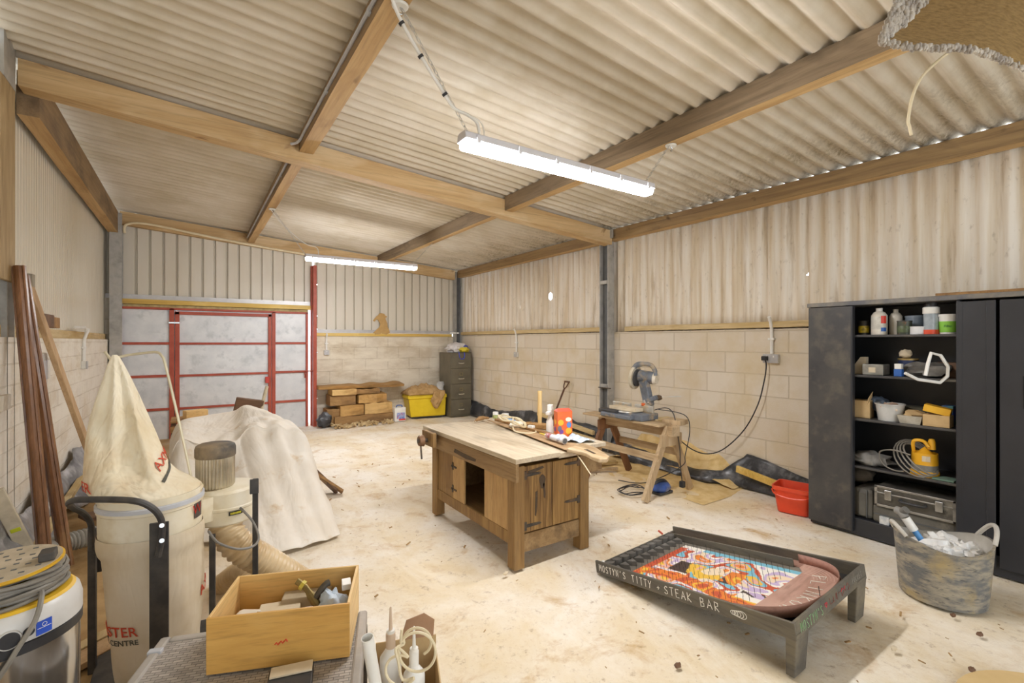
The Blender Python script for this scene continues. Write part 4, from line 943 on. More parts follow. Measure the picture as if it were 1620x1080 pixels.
# near end with two plank doors
bb((1.885,2.665,.10),(2.395,2.695,.225),'end_rail',M_BDARK)
for (a, b_, dz) in ((1.886,2.135,0),(2.14,2.394,0)):
    dd = bb((a,2.662,.235),(b_,2.682,.69),'end_door',M_BEND,bevel=.002)
    if a < 2: hx, sgn, zz = a, 1, (.28,.63)
    else: hx, sgn, zz = b_, -1, (.38,.655)
    for z in zz:
        MB().prism([(0,-.012),(.13*sgn,-.008),(.15*sgn,0),(.13*sgn,.008),(0,.012)], 0, .006, Matrix(((1,0,0,hx),(0,0,-1,2.662),(0,1,0,z),(0,0,0,1)))).build('strap_hinge', M_IRON, dd, smooth=0)
        MB().box((hx,2.655,z-.028),(hx+.022*sgn,2.662,z+.028)).build('hinge_plate', M_IRON, dd, smooth=0)
M_STAIN = plain('dark_stain','4b3d2e','5d4a35',.7,scale=20)
def stain(poly, par_y=2.6605): 
    MB().prism(poly, 0, .0012, Matrix(((1,0,0,0),(0,0,-1,par_y),(0,1,0,0),(0,0,0,1)))).build('burn_mark', M_STAIN, BN, smooth=0)
stain([(2.045+.026*math.cos(t)*(1+.2*math.sin(3*t)), .565+.05*math.sin(t)) for t in [2*PI*k/20 for k in range(20)]])
stain([(2.05,.55),(2.068,.55),(2.075,.47),(2.07,.44),(2.058,.45)])
stain([(1.985,.50),(2.003,.51),(2.0,.40),(1.99,.33),(1.978,.34)])
stain([(1.92,.655),(2.05,.675),(2.06,.66),(1.93,.63)])
MB().prism([(3.15,.655),(3.5,.67),(3.52,.64),(3.3,.625),(3.16,.635)], 0, .0012, Matrix(((0,0,1,1.7855),(1,0,0,0),(0,1,0,0),(0,0,0,1)))).build('burn_mark', M_STAIN, BN, smooth=0)
# vice on the far end of the front apron
vz = MB(); vz.box((1.72,3.78,.63),(1.755,4.02,.755)); vc = vz.build('vice', M_BLEG, BN, smooth=0, bevel=.006)
MB().box((1.755,3.84,.66),(1.787,3.96,.745)).build('inner_jaw', M_IRON, vc, smooth=0, bevel=.005)
MB().cyl((1.79,3.90,.68),(1.63,3.90,.68),.017,n=14).build('screw', M_IRON, vc)
MB().cyl((1.68,3.90,.68),(1.64,3.90,.68),.05,.042,n=18).build('screw_head', plain('rusty_iron','8d6a4d','6d5240',.6,.4,scale=14), vc)
MB().tube([(1.655,3.93,.72),(1.655,3.90,.68),(1.65,3.86,.53)],.008,8).build('tommy_bar', M_IRON, vc)
# ------------------------------------------------------------------ things on the bench
def tin(c, r, h, name, mat, label, cat, band=None, lid=None):
    t = thing(name, label, cat, c)
    MB().lathe([(.0,0),(r,0),(r,h*.96),(r*.93,h),(r*.9,h*.97),(.0,h*.96)], c, 24).build('body', mat, t)
    if band: MB().shell([(r+.0005,h*.15),(r+.001,h*.16),(r+.001,h*.62),(r+.0005,h*.63)], c, 24).build('label_band', band, t)
    if lid: MB().lathe([(.0,h*.94),(r*1.04,h*.94),(r*1.04,h*1.04),(.0,h*1.05)], c, 24).build('lid', lid, t)
    return t
tin((2.535,4.07,ZT+.001), .028, .075, 'plastic_cup', M_WHITE, 'small white pot with yellow-green label at back of the bench', 'pot', plain('label_green','c9d08a','5c6a3a',.5,scale=40))
tin((2.60,3.99,ZT+.001), .034, .06, 'plastic_cup', plain('pot_white','e6e8ea',rough=.4), 'wider white pot beside the labelled pot on bench', 'pot', None, M_WHITE)
lump('blue_rag', (2.57,3.88,ZT+.012), (.075,.04,.018), plain('rag_blue','8fb4dc','b8d0ea',.9,scale=10), 'small pale blue rag in front of the white pots', 'rag', 4)
# coiled white flex with a plug
fc = thing('extension_flex', 'coiled white extension flex with socket and plug on the bench', 'cable', (2.40,3.55,ZT))
MB().ball((2.44,3.56,ZT+.03), (.075,.05,.03), 20, 1, .25, 6).build('coil_body', plain('socket_white','ece6da','d6cdbb',.5), fc, smooth=60)
cp = []
for i in range(70):
    a = 2*PI*i/22; cp.append((2.40+.10*math.cos(a)*(1+.25*math.sin(i*.31)), 3.57+.15*math.sin(a)*(1+.2*math.cos(i*.23)), ZT+.016+.08*abs(math.sin(a*.5+.4))+.01*math.sin(i)))
cp += [(2.33,3.45,ZT+.02),(2.30,3.33,ZT+.014),(2.35,3.24,ZT+.012),(2.44,3.26,ZT+.012),(2.485,3.36,ZT+.014)]
MB().tube(cp, .0065, 7, 3).build('cord', M_CREAMPL, fc)
MB().box((-.02,-.03,0),(.02,.03,.04), TR(2.49,3.40,ZT+.004,R(20))).build('plug', M_WHITE, fc, smooth=0, bevel=.008)
# hand saw lying along the bench, handle past the near end
SWT = thing('hand_saw', 'dusty old hand saw lying along bench, handle overhanging the near end', 'saw', (2.32,3.2,ZT))
M_BLADE = plain('dusty_blade','c2a27c','a1825d',.6,.2,scale=7)
MB().prism([(2.455,4.02),(2.43,4.06),(2.225,2.62),(2.43,2.62)], ZT+.003, ZT+.006).build('blade', M_BLADE, SWT, smooth=0)
MB().prism([(2.215,2.60),(2.44,2.68),(2.41,2.50),(2.36,2.38),(2.31,2.27),(2.24,2.22),(2.19,2.25),(2.20,2.33),(2.235,2.42),(2.225,2.52)], ZT-.004, ZT+.024).build('handle', wood('saw_handle','d9c2a0','b8976a',1,'8f7350'), SWT, smooth=0, bevel=.008)
MB().prism([(2.29,2.50),(2.315,2.49),(2.275,2.36),(2.255,2.36)], ZT+.0242, ZT+.0252).build('hand_hole', M_STAIN, SWT, smooth=0)
MB().tube([(2.30,2.60,ZT-.02),(2.20,2.42,ZT-.03),(2.17,2.30,ZT-.09)], .004, 6, 4).build('loop_string', M_CREAMPL, SWT)
# long straight edge beyond the saw, plus offcut and horn-shaped curl
MB().bar((2.50,4.0,ZT+.012), (2.47,2.95,ZT+.012), .045, .02).build('wooden_batten', M_OFF, smooth=0, bevel=.003, label='slim brown batten lying on the bench beyond the saw', cat='batten')
MB().tube([(2.26,4.02,ZT+.012),(2.31,4.03,ZT+.028),(2.38,4.05,ZT+.032),(2.45,4.06,ZT+.022)],[.004,.016,.022,.02,.014,.01],10,5).build('plane_blank', wood('curl_wood','b08a5c','8a673f',1), smooth=60, label='curved brown wooden handle piece at far end of bench', cat='handle')
ham = thing('wooden_mallet', 'mallet standing head down on the bench, pale handle upright', 'mallet', (2.68,3.44,ZT))
MB().box((-.045,-.085,0),(.045,.085,.045), TR(2.60,3.42,ZT+.002,R(25))).build('head', M_OFF, ham, smooth=0, bevel=.008)
MB().lathe([(.0,.045),(.017,.045),(.019,.10),(.022,.16),(.020,.22),(.019,.3),(.021,.335),(.019,.34),(.0,.342)], (2.60,3.42,ZT), 18).build('handle', wood('ash_handle','e6c78c','d3ac68',2), ham)
lump('rag', (2.58,3.56,ZT+.02), (.055,.035,.025), M_OFF, 'small brown wooden shaving lump beside the mallet head', 'shaving', 9)
# orange carton with fruit-coloured blobs, white spray trigger behind
M_OR = plain('carton_orange','e8642c','ee7a34',.45,scale=5)
ct = thing('orange_carton', 'bright orange printed carton standing at the right of bench', 'carton', (2.545,3.03,ZT), R(-20))
Mc = chain_matrix(ct) @ TR(0,0,.002); MB().box((-.065,-.045,0),(.065,.045,.21), Mc).build('box', M_OR, ct, smooth=0, bevel=.003)
MB().add([Mc @ Vector(p) for p in ((-.065,-.045,.21),(.065,-.045,.21),(.065,.045,.21),(-.065,.045,.21),(-.05,.0,.232),(.05,.0,.232))], [(0,1,5,4),(2,3,4,5),(1,2,5),(3,0,4)]).build('gable', plain('carton_top','e25a44',rough=.45), ct, smooth=0)
def blob(u, z, r, col, face='f', sz=1):
    Mx = Mc @ (Matrix(((1,0,0,u),(0,0,-1,-.0455),(0,1,0,z),(0,0,0,1))) if face == 'f' else Matrix(((0,0,-1,-.0655),(-1,0,0,u),(0,1,0,z),(0,0,0,1))))
    MB().prism([(r*math.cos(2*PI*k/20), r*sz*math.sin(2*PI*k/20)) for k in range(20)], 0, .0012, Mx).build('printed_spot', col, ct, smooth=0)
M_SY = plain('print_yellow','f3b62a',rough=.45); M_SP = plain('print_purple','7a4a9a',rough=.45); M_SB = plain('print_blue','5a86c8',rough=.45); M_SW = plain('print_white','f4e6d2',rough=.45); M_SG = plain('print_grey','6f6a70',rough=.45)
blob(.032,.05,.026,M_SY); blob(.03,.145,.025,M_SW,'f',.7); blob(.035,.10,.02,M_SB,'f',1.2); blob(-.035,.12,.024,M_SY); blob(-.045,.07,.018,M_SG,'f',1.3); blob(-.03,.045,.018,M_SP); blob(-.02,.015,.022,M_SY,'f',.6); blob(0,.12,.02,M_SY,'s'); blob(.01,.06,.02,M_SP,'s')
sp = thing('spray_bottle', 'white spray trigger bottle standing behind the orange carton', 'bottle', (2.50,3.13,ZT))
MB().lathe([(.0,0),(.03,0),(.031,.10),(.015,.14),(.013,.165),(.0,.165)], (2.54,3.20,ZT+.001), 20).build('body', M_WHITE, sp)
MB().box((-.055,-.018,.16),(.02,.018,.19), TR(2.54,3.20,ZT,R(30))).build('trigger', M_WHITE, sp, smooth=0, bevel=.006)
MB().box((-.015,-.02,.19),(.035,.02,.245), TR(2.54,3.20,ZT,R(30))).build('head', M_WHITE, sp, smooth=0, bevel=.006)
# sealant tube and its wrapper
tu = thing('sealant_tube', 'printed sealant cartridge with yellow nozzle lying on bench', 'cartridge', (2.34,2.86,ZT))
a = Vector((2.345,2.98,ZT+.036)); b_ = Vector((2.325,2.75,ZT+.036)); d_ = (b_-a).normalized()
M_TUBE = plain('tube_print','d8dce4','5d6f93',.4,scale=22,lo=.5,hi=.62,c3='b8503c',s3=12)
MB().cyl(a, b_, .024, n=24).build('cartridge', M_TUBE, tu)
MB().cyl(b_, b_+d_*.004, .0245, n=24).build('end_rim', M_FLASH, tu); MB().cyl(b_+d_*.004, b_+d_*.005, .019, n=24).build('end_hole', M_SLOT, tu)
MB().cyl(a-d_*.03, a, .011, .012, n=12).build('neck', M_WHITE, tu)
MB().cyl(a-d_*.12, a-d_*.03, .004, .009, n=12).build('nozzle', plain('nozzle_yellow','e8c53a',rough=.4), tu)
wrp = MB(); rows = []
for i in range(17):
    row = []
    for k in range(17):
        x = 2.40+.20*i/16; y = 2.74+.22*k/16; row.append(Vector((x+.03*(k/16), y-.25*(i/16-.5)*.4, ZT+.012+.03*abs(noise.noise(Vector((x*16,y*16,2))))+.012*math.sin(i*.7))))
    rows.append(row)
wrp.grid(rows).build('plastic_wrapper', plain('wrapper_film','dde8f2','b6cbe0',.25,scale=12), smooth=60, solid=.001, label='crinkled pale blue plastic wrapper behind the sealant cartridge', cat='wrapper')
# ------------------------------------------------------------------ low chalked nail-and-ball game table
GB = thing('pinball_table', 'low black chalked nail-board game table tilted on two end legs', 'game table', (2.22,2.31,0))
M_GB = wood('black_stained_wood','6a655c','4f4b45',1,'7d7460',gs=9,along=.12,rough=.55)
M_GBT = plain('board_edge','6e6a66','55524f',.5,scale=10)
gx = Vector((.833,-.013,.039)).normalized(); gy0 = Vector((.04,-1.251,.179)); gy = gy0.normalized(); gz = gx.cross(gy)
gz = -gz if gz.z < 0 else gz; gx = gz.cross(gy) if gz.cross(gy).dot(gx) > 0 else gy.cross(gz)
MG = Matrix(((gx.x,gy.x,gz.x,2.24-gz.x*.078),(gx.y,gy.y,gz.y,2.335-gz.y*.078),(gx.z,gy.z,gz.z,.082-gz.z*.078),(0,0,0,1)))
GW, GL, GH = .868, 1.264, .078
def gb(a, b_, nm, m=M_GB, par=GB, **k):
    k.setdefault('bevel', .002); return MB().box(a, b_, MG).build(nm, m, par, smooth=0, **k)
gb((.016,.9,.0),(GW-.016,GL-.016,.005),'bottom_panel',plain('void_black','1d1b1a','2a2725',.8))
base = gb((.015,.015,.006),(GW-.015,1.0,.02),'playfield',plain('dull_board','7d766b','625c53',.6,scale=6))
s_near = gb((0,0,0),(.016,GL,GH),'side'); gb((GW-.016,0,0),(GW,GL,GH),'side'); s_end = gb((.016,GL-.016,0),(GW-.016,GL,GH),'end'); gb((.016,0,0),(GW-.016,.014,.05),'end')
gb((.745,.03,.02),(.757,.93,.068),'lane_rail',M_GB)
gb((.757,.03,.02),(GW-.016,.96,.024),'shooter_lane',wood('worn_pink_wood','b08878','8f6a5c',1,'7a5a4c'))
# picture sheet: random cheerful patches, no recognisable design
art = MB(); mats = [plain('art_'+n, c, rough=.4) for n, c in (('orange','e8853a'),('yellow','f0c24a'),('cream','f0dcc0'),('blue','7fc0d6'),('red','c9583c'),('dark','4a3c38'),('pink','e6b0a8'),('mauve','c9b4d8'),('white','f4efe6'))]
random.seed(21); NX, NY = 45, 60; ax0, ax1, ay0, ay1 = .03, .70, .21, 1.0
def acol(x, y):
    q = noise.noise(Vector((x*3.1, y*3.1, 4))); w = noise.noise(Vector((x*6, y*6, 8)))
    if x < .06: return 8
    if x > .93: return 3 if y > .2 else 8
    if abs(x-.22-.06*math.sin(y*5)) < .07: return [0,4,0,1][int(abs(w)*9) % 4]
    if y < .06: return 4
    if .18 < y < .36 and .38 < x < .62: return 5 if q+w > -.15 else 1
    if ((x-.5)/.16)**2+((y-.5)/.09)**2 < 1: return 2 if w > -.2 else 1
    if .6 < y < .74 and .4 < x < .66: return [0,1,0,5][int(abs(w)*8) % 4]
    if y > .82 and x < .4: return 8 if w > 0 else [7,5,2][int(abs(q)*9) % 3]
    return [2,0,6,1,3,4,8,7][int((q+w*1.3+1.2)*5.3) % 8]
vs = [MG @ Vector((ax0+(ax1-ax0)*i/(NX*2), ay0+(ay1-ay0)*j/(NY*2), .0212)) for j in range(NY*2+1) for i in range(NX*2+1)]
n1 = NX*2+1
art.v = vs
for j in range(NY*2):
    for i in range(NX*2):
        art.f.append((j*n1+i, j*n1+i+1, (j+1)*n1+i+1, (j+1)*n1+i)); art.fm.append(acol(i/(NX*2), j/(NY*2)))
art.build('picture_sheet', mats, GB, smooth=0)
# nails
random.seed(2); nails = []
for j in range(15):
    for i in range(11):
        nails.append((.075+.058*i+(.029 if j % 2 else 0), .235+.051*j))
M_NAIL = plain('nail_steel','4a4846','33312f',.4,.6)
for (x, y) in nails[:100]:
    MB().tube([MG @ Vector((x,y,.02)), MG @ Vector((x+random.uniform(-.003,.003),y,.066))], .0012, 5).build('nail', M_NAIL, GB)
rest = MB()
for (x, y) in nails[100:]: rest.tube([MG @ Vector((x,y,.02)), MG @ Vector((x+random.uniform(-.003,.003),y,.066))], .0012, 5)
tag(rest.build('nail', M_NAIL, GB), kind='stuff')
# cups across the low end
M_CUP = plain('grey_card_roll','716e69','55524d',.7,scale=10)
for k in range(10):
    c = MG @ Vector((.06+.072*k, .075, .02)); Mq = MG @ TR(.06+.072*k, .075, .02)
    MB().shell([(.030,0),(.034,.0),(.034,.05),(.030,.05),(.028,.0)], (0,0,0), 18, Mq).build('cup', M_CUP, GB)
    MB().lathe([(.0,.045),(.03,.045),(.0,.05)], (0,0,0), 18, Mq).build('cup_top', M_CUP, GB)
    MB().prism([(-.03,0),(.03,0),(.0,.06)], 0, .03, Mq @ TR(.0,.045,.0)).build('divider', M_CUP, GB, smooth=0)
# curved end wall and the pinkish end board
cpts = [(.02,.96),(.06,1.06),(.13,1.15),(.23,1.215),(.36,1.243),(.5,1.245),(.62,1.225),(.72,1.18),(.785,1.11),(.815,1.02),(.822,.93)]
CP = crom([(x,y,0) for x, y in cpts], 6)
ew = MB(); rows = [[MG @ Vector((p.x,p.y,z)) for p in CP] for z in (.02,.075)]; ew.grid(rows); ew.build('curved_wall', wood('pink_ply','b98b7c','9a7063',0,'84604f'), GB, smooth=60, solid=.004)
eb = MB(); eb.prism([(.03,1.0),(.03,.99),(.70,1.0),(.76,.955),(.82,.96)]+[(p.x,p.y) for p in reversed(CP[6:-6])], .0205, .0235, MG)
endb = eb.build('end_board', wood('pink_board','b88f80','96705f',0,'c9a596',gs=7,along=.25), GB, smooth=0)
sw = MB()
for k in range(9):
    r = .10+.022*k; P = [MG @ Vector((.60+r*math.cos(R(a))*(.9), 1.02+r*math.sin(R(a))*.72, .0238)) for a in range(-20, 75, 6)]
    sw.tube(P, .0009, 4)
sw.build('scratched_swirl', plain('swirl_pale','dcc0b0',rough=.6), endb)
M_CHALK = plain('chalk_white','e9e6dc',rough=.9); M_CHALKG = plain('chalk_green','9fc79a',rough=.9); M_CHALKR = plain('chalk_red','c8505a',rough=.9); M_CHALKP = plain('chalk_pale_red','9c6258',rough=.9)
pk = MB(); s_ = 'PLINKOWW'
for i, ch in enumerate(s_):
    f = i/(len(s_)-1); cx = .67-.52*f; cyy = 1.075+.075*math.sin(PI*(.1+.8*f))
    slope = -math.atan2(.075*PI*.8*math.cos(PI*(.1+.8*f)), .52)
    Mx = MG @ TR(cx, cyy, .0242, slope) @ Matrix.Diagonal((-1,1,1,1))
    chalk(pk, ch, -.034, .034, -.035, .07, Mx, .0027, .02)
pk.build('white_lettering', M_CHALK, endb)
MB().cyl(MG @ Vector((.45,1.19,.02)), MG @ Vector((.452,1.19,.075)), .002, n=6).build('spring_pin', M_NAIL, GB)
# chalk on the long side (facing -x) and on the raised end
Mside = MG @ Matrix(((0,0,-1,-.0012),(1,0,0,0),(0,1,0,0),(0,0,0,1)))
ck = MB(); chalk(ck, "MOSTYN'S", .03, .265, .020, .042, Mside, .0020); chalk(ck, 'TITTY', .305, .465, .018, .044, Mside, .0020); chalk(ck, '+', .492, .527, .026, .026, Mside, .0018); chalk(ck, 'STEAK', .545, .735, .018, .044, Mside, .0020); chalk(ck, 'BAR', .775, .90, .016, .046, Mside, .0020); ck.build('chalk_lettering', M_CHALK, s_near)
ck = MB()
for q in range(5): ck.tube([Mside @ Vector((.965+.012*math.cos(R(a))*(1+.25*q)+.012*q, .038+.010*math.sin(R(a))*(1+.2*q), 0)) for a in range(0, 380, 24)], .0015, 4)
ck.build('chalk_doodle', M_CHALK, s_near)
Mend = MG @ Matrix(((1,0,0,0),(0,0,1,GL+.0012),(0,1,0,0),(0,0,0,1)))
ck = MB(); chalk(ck, "MOSTYN'S", .05, .30, .016, .044, Mend, .0014); ck.build('chalk_lettering', M_CHALKG, s_end)
ck = MB(); chalk(ck, 'POCKET', .67, .81, .034, .026, Mend, .0008); ck.build('chalk_lettering', plain('chalk_faint','aeaba2',rough=.9), s_end)
ck = MB(); ck.tube([Mend @ Vector((.335+.012*(16*math.sin(t)**3)/16, .045+.012*(13*math.cos(t)-5*math.cos(2*t)-2*math.cos(3*t)-math.cos(4*t))/16, 0)) for t in [2*PI*k/24 for k in range(25)]], .0022, 5); ck.build('chalk_heart', M_CHALKR, s_end)
ck = MB(); random.seed(8)
for q in range(7): ck.tube([Mend @ Vector((.38+.036*q+.02*random.random()*k, .018+.045*random.random(), 0)) for k in range(4)], .0011, 4)
ck.build('chalk_scribble', M_CHALKP, s_end)
MB().tube([Mend @ Vector((.52+.018*k, .045+.012*(k % 2), 0)) for k in range(4)], .0022, 5).build('chalk_scribble', M_CHALKR, s_end)
# legs at the raised end
for x in (.0, GW-.135):
    p0 = MG @ Vector((x+.002, GL-.03, 0)); p1 = MG @ Vector((x+.133, GL-.03, 0))
    lg = MB(); z0 = min(p0.z,p1.z)+.03
    lg.hexa([Vector((p0.x+.01,p0.y-.015,0)),Vector((p1.x,p1.y-.015,0)),Vector((p1.x,p1.y+.025,0)),Vector((p0.x+.01,p0.y+.025,0)),Vector((p0.x-.004,p0.y-.03,z0)),Vector((p1.x,p1.y-.03,z0)),Vector((p1.x,p1.y+.02,z0)),Vector((p0.x-.004,p0.y+.02,z0))])
    lg.build('leg', M_GB, GB, smooth=0, bevel=.005)
ball = MB(); ball.ball(MG @ Vector((.045,.03,.055)), .018, 14); ball.build('white_ball', M_WHITE, smooth=60, label='small white ball in the low left corner of game table', cat='ball')
tp = MB(); q = MG @ Vector((.70,.0,.08)); tp.box((-.004,-.02,0),(.004,.02,.012), TR(q.x,q.y,q.z-.01,R(20),R(30))); tp.build('red_peg', plain('peg_red','d8604a',rough=.5), GB, smooth=0)
# ------------------------------------------------------------------ saw trestle, mitre saw, sander
TS = thing('saw_trestle', 'home-made timber saw trestle carrying the mitre saw', 'trestle', (4.0,3.55,0))
M_TRE = wood('trestle_wood','cdb592','ad906a',2,'957b58',gs=12,along=.1); M_TREY = wood('trestle_beam','cdb592','ad906a',1,'957b58',gs=12,along=.1); M_TRED = wood('trestle_dark','8a5f3c','6c472c',2)
MB().box((3.94,3.02,.60),(4.06,4.05,.70)).build('beam', M_TREY, TS, smooth=0, bevel=.004)
MB().bar((3.975,3.10,.69),(3.63,3.10,.0),.075,.04,(0,1,0)).build('leg', M_TRE, TS, smooth=0, bevel=.003)
MB().bar((4.025,3.10,.69),(4.36,3.12,.0),.075,.04,(0,1,0)).build('leg', M_TRE, TS, smooth=0, bevel=.003)
MB().bar((3.975,3.96,.69),(3.64,3.96,.0),.075,.04,(0,1,0)).build('leg', M_TRED, TS, smooth=0, bevel=.003)
MB().bar((4.025,3.96,.69),(4.38,3.98,.0),.075,.04,(0,1,0)).build('leg', M_TRED, TS, smooth=0, bevel=.003)
MB().bar((3.80,3.07,.40),(3.80,4.0,.40),.025,.07).build('stretcher', M_TREY, TS, smooth=0, bevel=.003)
MB().bar((4.19,3.14,.40),(4.19,4.0,.40),.025,.07).build('stretcher', M_TREY, TS, smooth=0, bevel=.003)
MB().box((3.83,3.93,.55),(4.17,3.955,.66)).build('gusset', M_TRED, TS, smooth=0, bevel=.003)
MB().box((3.84,3.07,.50),(4.16,3.095,.62)).build('gusset', M_TRE, TS, smooth=0, bevel=.003)
def plank(c, l, w_, h, rz, label, m=M_TREY, name='plank'):
    return MB().box((-w_/2,-l/2,0),(w_/2,l/2,h), TR(c[0],c[1],c[2],rz)).build(name, m, smooth=0, bevel=.003, label=label, cat='plank')
plank((3.90,3.62,.701), 1.05, .2, .022, R(3), 'pale board on the trestle beneath the mitre saw')
plank((4.13,3.13,.701), .20, .17, .05, R(10), 'short thick offcut on the near end of trestle', M_TRE, 'wood_offcut')
plank((4.17,3.33,.702), .12, .28, .03, R(-8), 'pale offcut lying behind the near end of trestle', M_BATTENY, 'wood_offcut')
MS = thing('mitre_saw', 'grey mitre saw with raised head on the trestle', 'saw', (3.95,3.6,.725))
M_SGREY = plain('saw_grey','70767f','575c64',.5,scale=8,c3='b59e78',s3=6); M_SAL = plain('saw_alloy','c6c4be','a8a49a',.4,.4,scale=8,c3='cdb48a',s3=7); M_SDK = plain('saw_dark','33353a','55504a',.6,scale=9)
zb = .725
MB().box((3.82,3.30,zb),(4.08,3.88,zb+.07)).build('base', M_SGREY, MS, smooth=0, bevel=.01)
MB().lathe([(.0,.066),(.125,.066),(.12,.078),(.0,.079)], (3.93,3.57,zb), 32).build('turntable', M_SAL, MS)
MB().box((3.79,3.62,zb+.03),(3.90,3.90,zb+.08), None).build('side_table', M_SDK, MS, smooth=0, bevel=.012)
MB().box((3.76,3.40,zb+.004),(3.84,3.84,zb+.05)).build('front_skirt', M_SGREY, MS, smooth=0, bevel=.012)
MB().box((3.86,3.42,zb+.08),(3.98,3.80,zb+.115)).build('guide_block', M_CARDL, MS, smooth=0, bevel=.003)
MB().box((4.00,3.31,zb+.07),(4.03,3.56,zb+.145)).build('fence', M_SAL, MS, smooth=0, bevel=.006)
MB().box((4.00,3.62,zb+.07),(4.03,3.88,zb+.145)).build('fence', M_SAL, MS, smooth=0, bevel=.006)
MB().box((4.02,3.40,zb+.05),(4.14,3.50,zb+.15)).build('pivot', M_SAL, MS, smooth=0, bevel=.015)
MB().box((4.00,3.425,zb+.13),(4.02,3.465,zb+.165)).build('lock_knob', plain('saw_orange','e06a32',rough=.5), MS, smooth=0, bevel=.004)
pv = Vector((4.10,3.44,zb+.13))
arm = MB(); arm.bar(pv, pv+Vector((-.03,.05,.27)), .10, .07, (1,0,0)); arm.bar(pv+Vector((-.02,.02,.05)), pv+Vector((.0,-.10,.10)), .06, .05); armo = arm.build('arm', M_SGREY, MS, smooth=0, bevel=.01)
hc_ = pv+Vector((-.05,.07,.30))
# blade guard disc: axis roughly along +y; motor on the near side
ax = Vector((.25,-.95,-.1)).normalized()
MB().cyl(hc_+Vector((0,.10,0)), hc_+Vector((0,.10,0))+ax*.03, .128, n=40).build('blade_guard', plain('guard_clear','cfc6b4','b7a98c',.35,scale=8), MS)
MB().cyl(hc_+Vector((0,.10,0))+ax*.031, hc_+Vector((0,.10,0))+ax*.05, .095, n=32).build('blade_cover', M_SDK, MS)
m0 = hc_+Vector((0,.10,0))+ax*.05
MB().cyl(m0+Vector((.03,0,.02)), m0+Vector((.03,0,.02))+ax*.17, .068, n=28).build('motor', M_SGREY, MS)
MB().cyl(m0+Vector((.03,0,.02))+ax*.17, m0+Vector((.03,0,.02))+ax*.20, .07, .055, n=28).build('motor_end', plain('motor_white','e4dccd','cdbfa4',.5,scale=14), MS)
MB().tube([m0+Vector((-.04,.03,.10)), m0+Vector((-.03,-.01,.145)), m0+Vector((.0,-.08,.155)), m0+Vector((.03,-.15,.145)), m0+Vector((.045,-.19,.09)), m0+Vector((.045,-.20,.035))], [.026,.028,.025,.024,.024,.02], 12, 5).build('handle', M_SGREY, MS, smooth=60)
MB().bar(m0+Vector((.05,-.03,-.02)), pv+Vector((.0,.0,.02)), .075, .09, (1,0,0)).build('hinge_arm', M_SAL, MS, smooth=0, bevel=.008)
MB().ball(pv+Vector((.06,-.07,.09)), (.05,.04,.03), 14, 1, .2, 3).build('dust_port', plain('port_brown','5c4732','40342a',.6), MS, smooth=60)
MB().bar(pv+Vector((.02,-.02,.09)), pv+Vector((.22,-.24,.11)), .02, .008).build('work_support', M_SAL, MS, smooth=0, bevel=.002)
sc = thing('saw_flex', 'black flex and plug hanging down from trestle end to floor', 'cable', (4.1,3.1,.02))
MB().tube([(4.05,3.40,.80),(4.08,3.22,.86),(4.08,3.12,.82),(4.06,3.06,.68),(4.10,3.05,.45),(4.12,3.06,.30),(4.15,3.06,.12)], .005, 6, 6).build('cord', M_BLACK, sc)
MB().tube([(4.05,3.28,.84),(4.18,3.06,.80),(4.22,3.02,.66),(4.16,3.03,.4),(4.12,3.05,.28),(4.0,3.4,.05),(3.9,3.7,.02)], .005, 6, 6).build('cord', M_BLACK, sc)
MB().box((4.13,3.035,.06),(4.175,3.085,.125)).build('plug', M_BLACK, sc, smooth=0, bevel=.008)
sd = thing('electric_sander', 'blue power tool with a tangle of black cord on floor under trestle', 'power tool', (3.98,3.22,0))
M_BLUE = plain('tool_blue','3f5fa8','2f4680',.45,scale=9,c3='8f90a0',s3=8)
MB().ball((4.0,3.20,.055), (.12,.075,.055), 22, 1, .15, 4).build('body', M_BLUE, sd, smooth=60)
MB().box((3.90,3.13,.0),(4.10,3.27,.022)).build('sole_plate', M_SDK, sd, smooth=0, bevel=.006)
MB().tube([(3.92,3.22,.08),(3.95,3.21,.115),(4.03,3.20,.12),(4.08,3.19,.08)], .018, 10, 4).build('handle', M_SDK, sd)
cp = []
for i in range(46):
    a = 2*PI*i/15; cp.append((3.78+.15*math.cos(a)*(1+.3*math.sin(i*.37)), 3.36+.12*math.sin(a)*(1+.25*math.cos(i*.29)), .012+.018*abs(math.sin(i*.8))))
cp += [(3.9,3.3,.03),(3.95,3.25,.06)]
MB().tube(cp, .005, 6, 3).build('cord', M_BLACK, sd)
# ------------------------------------------------------------------ membrane, battens and sawdust along right wall
M_DPM = plain('black_membrane','45464a','232426',.32,scale=5,bmp=.3,bscale=9,c3='77787c',s3=6)
def xo(y): return .17*max(0, min(1, (4.7-y)/.4))*max(0, min(1, (y-2.95)/.2))
def top_h(y):
    P = [(8.9,.32),(7.9,.20),(6.7,.34),(6.2,.30),(5.9,.43),(5.55,.30),(5.0,.30),(4.4,.20),(3.9,.15),(3.5,.10),(3.25,.10),(3.05,.14),(2.82,.36),(2.55,.30),(2.35,.25),(2.0,.16)]
    for (a, b_) in zip(P, P[1:]):
        if b_[0] <= y <= a[0]: return b_[1]+(a[1]-b_[1])*(y-b_[0])/(a[0]-b_[0])
    return .2
membrane('damp_proof_sheet', lambda t, s: (4.93-.10*s-xo(8.9-6.85*t)-.05*math.sin(s*PI)*(.5+.5*math.sin(t*40)), 8.9-6.85*t, top_h(8.9-6.85*t)*(1-s)+.0*s), 150, 9, M_DPM, 'crumpled black damp-proof sheet along foot of right block wall', 'sheet', seed=3, amp=.022)
MB().bar((4.79,6.35,.35),(4.77,5.0,.24),.045,.06).build('floor_batten', M_BATTENY, smooth=0, bevel=.003, label='pale batten over black sheet, seen beyond the orange carton', cat='batten')
